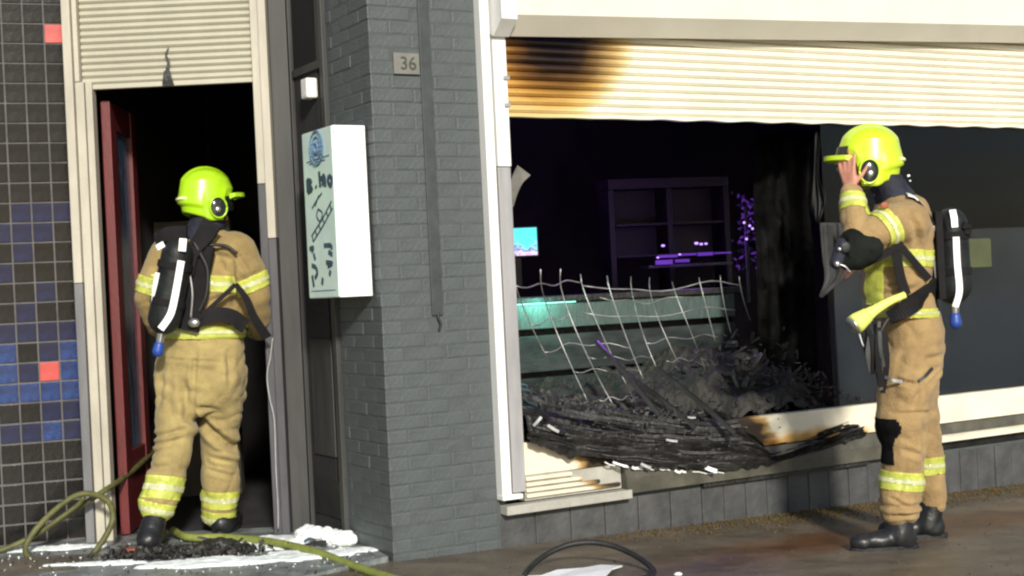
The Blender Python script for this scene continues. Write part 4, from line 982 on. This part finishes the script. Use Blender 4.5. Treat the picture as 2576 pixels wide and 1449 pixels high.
bm = nb(); tube(bm, spline([A(500, 622, 6.96), A(535, 616, 6.985), (A(570, 620, 6.985)), A(596, 638, 6.985)]), .0085, 10); mk('hose', bm, 'black', ba, True)
bm = nb(); tube(bm, spline([A(488, 610, 6.95), A(505, 640, 6.95), A(522, 680, 6.955), A(519, 740, 6.955), A(500, 785, 6.96)]), .011, 10); mk('hose', bm, 'black', ba, True)
bm = nb(); tube(bm, spline([A(478, 690, 6.93), A(484, 740, 6.93), A(480, 800, 6.94)]), .006, 8); mk('pipe', bm, 'steel', ba, True)
bm = nb(); ellipsoid(bm, A(488, 812, 6.93), .03, .02, .022); mk('buckle', bm, 'steel', ba, True)
bm = nb(); ellipsoid(bm, A(560, 825, 6.93), .0, .0, .0) if False else None; bm.free()

# ---- firefighter in front of the window (profile, facing left, hand at the face)
P2 = thing('person', (1.72, 6.52, -.06), 'firefighter standing before the shop window in profile, hand raised to the face', 'person', 'firefighters')
Z2 = 6.55
C = lambda x, y, Y=Z2: at(x, y, Y)
YW = R(90)       # shoulders line runs along the view; chest faces left
bd = nb(); hc = C(2172, 410); head(bd, hc, R(176))
capsule(bd, C(2215, 455), C(2240, 500), .056, .065)
rings(bd, [(C(2265, 520), .16, .10, YW), (C(2262, 600), .17, .12, YW), (C(2262, 700), .15, .11, YW), (C(2285, 800), .15, .11, YW), (C(2292, 860), .15, .12, YW)])
chain(bd, [(C(2265, 535, Z2 - .17), .05), (C(2160, 585, Z2 - .2), .042), (C(2144, 500, Z2 - .12), .032), (C(2140, 474, Z2 - .10), .026)])
hand(bd, C(2140, 474, Z2 - .10), (-.10, .10, 1), (.6, .75, .1), 1, .22, 1.0)
chain(bd, [(C(2265, 545, Z2 + .18), .05), (C(2225, 660, Z2 + .2), .042), (C(2186, 650, Z2 - .10), .032)])
hand(bd, C(2184, 650, Z2 - .12), (-1, -.5, -.1), (0, -.6, -1), 1, .6)
chain(bd, [(C(2285, 860, Z2 - .09), .08), (C(2262, 1040, Z2 - .10), .058), (C(2264, 1290, Z2 - .1), .035)])
chain(bd, [(C(2300, 860, Z2 + .1), .08), (C(2312, 1050, Z2 + .135), .045), (C(2343, 1260, Z2 + .175), .032)])
bd = remesh(bd, .0062, 2); mk('body', bd, 'skin', P2, True); eyes(P2, hc, R(176))
tr = nb()
rings(tr, [(C(2278, 775), .19, .135, YW), (C(2290, 830), .20, .145, YW), (C(2291, 880), .205, .15, YW), (C(2284, 940), .19, .14, YW), (C(2278, 975), .16, .12, YW)])
ellipsoid(tr, C(2322, 868), .085, .15, .10)
chain(tr, [(C(2283, 930, Z2 - .09), .128), (C(2276, 1000, Z2 - .10), .125), (C(2268, 1060, Z2 - .11), .118), (C(2275, 1130, Z2 - .11), .100), (C(2270, 1200, Z2 - .10), .096), (C(2262, 1250, Z2 - .1), .098), (C(2262, 1276, Z2 - .1), .098)])
chain(tr, [(C(2300, 930, Z2 + .09), .115), (C(2305, 1000, Z2 + .12), .10), (C(2318, 1080, Z2 + .14), .085), (C(2332, 1160, Z2 + .16), .078), (C(2342, 1220, Z2 + .17), .07), (C(2346, 1262, Z2 + .18), .064)])
capsule(tr, C(2285, 915, Z2 - .165), C(2278, 985, Z2 - .175), .055, .058)
CF = lambda L: [(C(a_, b_), C(c_, d_), w_, k_) for a_, b_, c_, d_, w_, k_ in L]
tr = remesh(tr, .0085, 2, cloth_disp(1.1, .016, 14., CF([(2228, 950, 2268, 960, .009, .020), (2310, 962, 2350, 925, .009, .022), (2225, 1030, 2335, 1028, .007, .012), (2280, 975, 2262, 1015, .014, .014), (2320, 1010, 2345, 1018, .008, .012),
   (2290, 1050, 2300, 1160, .014, .012), (2205, 1262, 2305, 1258, .010, .016), (2210, 1284, 2290, 1280, .009, .012), (2240, 1120, 2290, 1135, .012, .012), (2300, 900, 2350, 890, .012, .012), (2215, 1240, 2260, 1262, .008, .012)]), Z2 - .04))
T2 = mk('trousers', copybm(tr), 'jacket', P2, True)
tape('reflective_band', tr, C(2271, 1183, Z2 - .1), C(2268, 1229, Z2 - .1), .15, 'hiviz', T2, test=lambda c: c.y < Z2 + .035)
tape('reflective_band', tr, C(2336, 1146, Z2 + .16), C(2340, 1190, Z2 + .16), .12, 'hiviz', T2, test=lambda c: c.y > Z2 + .045)
tape('knee_patch', tr, C(2262, 1050, Z2 - .11), C(2262, 1165, Z2 - .11), .16, 'webbing', T2, test=lambda c: c.x < C(2236, 1100, Z2 - .1).x + .03 * noise.noise(c * 9) and c.y < Z2 + .06)
tr.free()
jk = nb()
rings(jk, [(C(2252, 490), .10, .085, YW), (C(2263, 505), .15, .105, YW), (C(2268, 540), .20, .13, YW), (C(2262, 600), .22, .15, YW), (C(2258, 660), .22, .155, YW), (C(2256, 720), .215, .155, YW), (C(2262, 770), .215, .16, YW), (C(2270, 800), .21, .16, YW)])
chain(jk, [(C(2284, 560, Z2 - .16), .098), (C(2245, 565, Z2 - .19), .092), (C(2195, 592, Z2 - .22), .083), (C(2163, 600, Z2 - .22), .074), (C(2150, 560, Z2 - .18), .066), (C(2147, 520, Z2 - .14), .060), (C(2142, 490, Z2 - .11), .050)])
chain(jk, [(C(2270, 560, Z2 + .17), .10), (C(2230, 650, Z2 + .2), .085), (C(2195, 656, Z2 - .04), .062)])
jk = remesh(jk, .0085, 2, cloth_disp(1., .015, 21., CF([(2245, 540, 2290, 640, .016, .016), (2300, 600, 2310, 680, .014, .012), (2205, 720, 2240, 712, .010, .014), (2200, 740, 2270, 725, .012, .014), (2270, 690, 2320, 700, .012, .012)]), Z2 - .04))
J2 = mk('jacket', copybm(jk), 'jacket', P2, True)
near = lambda c: c.y < Z2 - .05
tape('reflective_band', jk, C(2146, 532, Z2 - .15), C(2144, 492, Z2 - .12), .10, 'hiviz', J2, test=lambda c: c.x < C(2185, 520).x)
tape('reflective_band', jk, C(2235, 570, Z2 - .19), C(2206, 586, Z2 - .21), .125, 'hiviz', J2, push=.006, test=lambda c: c.y < Z2 - .08)
tape('reflective_band', jk, C(2260, 630), C(2260, 672), .3, 'hiviz', J2, test=lambda c: c.y > -9 and c.z < C(2260, 620).z)
tape('reflective_band', jk, C(2266, 775), C(2266, 797), .3, 'hiviz', J2)
tape('front_band', jk, C(2168, 700), C(2202, 700), .30, 'hiviz', J2, push=.006, test=lambda c: near(c) and C(2180, 765).z < c.z < C(2180, 655).z)
jk.free()
bm = nb(); rings(bm, [(C(2262, 515), .13, .10, YW), (C(2248, 492), .115, .092, YW), (C(2232, 462), .10, .086, YW), (C(2222, 440), .09, .078, YW)]); bm = remesh(bm, .01, 2, cloth_disp(2, .010, 9))
mk('collar', bm, 'navy', P2, True)
bm = nb(); ribbon(bm, [C(2282, 489, Z2 - .14), C(2298, 494, Z2 - .14), C(2308, 503, Z2 - .14)], (0, 1, .3), .05, .006); mk('collar_tab', bm, 'retro', P2)
bm = nb(); ellipsoid(bm, C(2225, 517, Z2 - .26), .018, .004, .016); mk('badge', bm, mat('orange_badge', (.35, .09, .03), .6, .1), P2, True)
for pts_, w_ in (([C(2226, 948, Z2 - .232), C(2246, 957, Z2 - .242), C(2270, 960, Z2 - .243)], .014), ([C(2312, 958, Z2 - .235), C(2330, 944, Z2 - .225), C(2346, 926, Z2 - .205)], .014)):
    mk('pocket_flap', ribbon(nb(), pts_, (0, .2, 1), w_, .005), 'doordark', T2)
bb = C(2268, 1345, Z2 - .1); boot('boot', P2, Vector((bb.x + .03, Z2 - .10, gz(bb.x, bb.y))), (-1, -.12, 0), C(2266, 1285, Z2 - .1))
bb = C(2346, 1320, Z2 + .18); boot('boot', P2, Vector((bb.x + .02, Z2 + .18, gz(bb.x, bb.y))), (-1, .1, 0), C(2346, 1270, Z2 + .18))
helmet(P2, C(2189, 397), R(178), 'helmet2', R(-3), 1.04, visor_up=True)
# apparatus of the right firefighter
bx, T = ba_set('black air tank on the back of the firefighter before the window', C(2391, 565, Z2 - .03), C(2399, 722, Z2 - .03), (-1, 0, 0), (0, 1, 0), C(2395, 700))
cw = lambda pts, w_, par, nm, m='webbing', wd=(0, 0, 1), th=.006: mk(nm, ribbon(nb(), [C(*p) for p in pts], wd, w_, th), m, par)
yn = Z2 - .03 - .083
cw([(2396, 528, yn + .012), (2400, 548, yn), (2402, 572, yn)], .030, T, 'stripe', 'retro', (1, 0, 0), .003)
cw([(2405, 596, yn), (2408, 660, yn), (2413, 715, yn), (2412, 742, yn), (2403, 772, yn + .01)], .030, T, 'stripe', 'retro', (1, 0, 0), .003)
cw([(2352, 655, Z2 - .12), (2357, 700, Z2 - .12), (2362, 730, Z2 - .12)], .018, T, 'stripe', 'retro', (1, 0, 0), .003)
cw([(2346, 570, Z2 - .14), (2358, 574, Z2 - .14)], .03, T, 'stripe', 'retro', (0, 0, 1), .003)
cw([(2422, 566, Z2 - .1), (2434, 572, Z2 - .1), (2433, 590, Z2 - .1)], .03, bx, 'clamp', 'webbing', (0, 0, 1), .02)
cw([(2290, 496, Z2 - .12), (2316, 520, Z2 - .14), (2342, 560, Z2 - .12), (2352, 600, Z2 - .10)], [.05, .05], bx, 'shoulder_strap', 'webbing', (0, 1, 0), .014)
cw([(2236, 800, Z2 - .20), (2270, 782, Z2 - .235), (2310, 755, Z2 - .22), (2352, 725, Z2 - .12)], [.06, .10], bx, 'waist_belt', 'webbing', (.3, 0, 1), .016)
cw([(2264, 616, Z2 - .245), (2295, 652, Z2 - .245), (2338, 702, Z2 - .21)], .03, bx, 'strap', 'webbing', (1, 0, 1))
cw([(2254, 628, Z2 - .245), (2264, 690, Z2 - .245), (2280, 742, Z2 - .235)], .042, bx, 'strap', 'webbing', (1, 0, 0))
cw([(2272, 612, Z2 - .25), (2215, 645, Z2 - .25), (2160, 672, Z2 - .23)], .032, bx, 'strap', 'webbing', (0, 0, 1))
cw([(2206, 800, Z2 - .2), (2214, 860, Z2 - .235), (2215, 950, Z2 - .235)], .038, bx, 'strap', 'webbing', (1, 0, 0))
cw([(2352, 740, Z2 - .02), (2362, 810, Z2 - .02), (2368, 850, Z2 - .02)], .03, bx, 'strap', 'webbing', (0, 1, 0))
bm = nb(); tube(bm, spline([C(2235, 800, Z2 - .24), C(2218, 830, Z2 - .25), C(2206, 870, Z2 - .24), C(2200, 905, Z2 - .22)]), .009, 8); mk('hose', bm, 'black', bx, True)
# face mask hanging on the chest
M['maskd'] = mat('mask_hood', (.010, .012, .010), .8, .3, bump=.4, bscale=30, spec=.15)
fm = thing('face_mask', C(2150, 640, 6.3), 'black breathing mask hanging at the chest of the right firefighter', 'mask')
bm = nb(); box(bm, Frame(C(2172, 618, 6.27), R(8)), -.08, .075, -.03, .03, -.05, .045); ellipsoid(bm, C(2150, 605, 6.28), .07, .045, .05); ellipsoid(bm, C(2190, 622, 6.28), .062, .045, .045); ellipsoid(bm, C(2150, 655, 6.28), .07, .045, .045); ellipsoid(bm, C(2180, 650, 6.28), .05, .04, .03)
bm = remesh(bm, .008, 2, lambda c: .014 * noise.noise(c * 14)); mk('shell', bm, 'maskd', fm, True); (lambda *a: 0)(0, 0, mat('mask_rubber', (.022, .026, .022), .7, .3, bump=.4, bscale=30), fm, True)
bm = nb(); ellipsoid(bm, C(2126, 622, 6.235), .026, .008, .026); mk('filter', bm, 'black', fm, True)
bm = nb(); ellipsoid(bm, C(2112, 627, 6.235), .010, .008, .010); ellipsoid(bm, C(2106, 664, 6.235), .014, .01, .014); tube(bm, spline([C(2106, 664, 6.235), C(2125, 670, 6.23), C(2140, 686, 6.23)]), .004, 6); mk('fitting', bm, 'steel', fm, True)
bm = nb(); capsule(bm, C(2118, 615, 6.27), C(2104, 660, 6.27), .03, .03); mk('regulator', bm, 'navy', fm, True)
# torch and other gear in front of the hip
tc_ = thing('torch', C(2190, 790, 6.28), 'lime yellow torch hanging at the belt of the right firefighter', 'torch')
bm = nb(); tube(bm, spline([C(2276, 742, 6.29), C(2240, 757, 6.28), C(2205, 777, 6.27), C(2178, 795, 6.26)], 4), [.016, .016, .017, .017, .018, .019, .02, .021, .022, .024, .027, .029, .03][:13], 16); mk('barrel', bm, 'hiviz', tc_, True)
bm = nb(); tube(bm, [C(2184, 791, 6.255), C(2158, 810, 6.25), C(2148, 818, 6.245)], [.032, .044, .044], 20); mk('torch_head', bm, 'hiviz', tc_, True)
bm = nb(); tube(bm, [C(2150, 816, 6.246), C(2143, 821, 6.243)], [.04, .038], 20); mk('lens', bm, 'steel', tc_, True)
gr = thing('belt_gear', C(2190, 860, 6.33), 'bunch of dull straps and clips below the torch', 'gear')
for k in range(12):
    x = rnd.uniform(2165, 2232); y = rnd.uniform(805, 850); L_ = rnd.uniform(60, 170); Yk = Z2 - .24 + rnd.uniform(-.02, .03)
    mk('strap_end', ribbon(nb(), [C(x, y, Yk), C(x + rnd.uniform(-6, 8), y + L_ * .5, Yk - .01), C(x + rnd.uniform(-8, 14), y + L_, Yk + .01)], (1, .3, 0), rnd.uniform(.014, .03), .005, n=4), ['webbing', 'curtain', 'webbing', 'greywall'][k % 4], gr)
bm = nb(); tube(bm, spline([C(2160, 835, 6.33), C(2172, 870, 6.32), C(2186, 880, 6.32), C(2192, 850, 6.33)]), .004, 6); mk('clip', bm, 'steel', gr, True)

# point lamps for the mint and purple glow in the room
def lamp(name, p, col, e, r):
    l = bpy.data.lights.new(name, 'POINT'); l.energy = e; l.color = col; l.shadow_soft_size = r
    o = bpy.data.objects.new(name, l); COL.objects.link(o); o.location = p
lamp('mint_light', FAC(1.56, -1.07, 1.10), (.25, 1., .78), 3.4, .05)
lamp('purple_light', at(1740, 610, 9.2), (.4, .1, 1.), 5, .08)
lamp('purple_light', at(1400, 250, 9.4), (.42, .14, 1.), 18, .3)  # unseen lamp without a fitting, for the purple haze on the walls
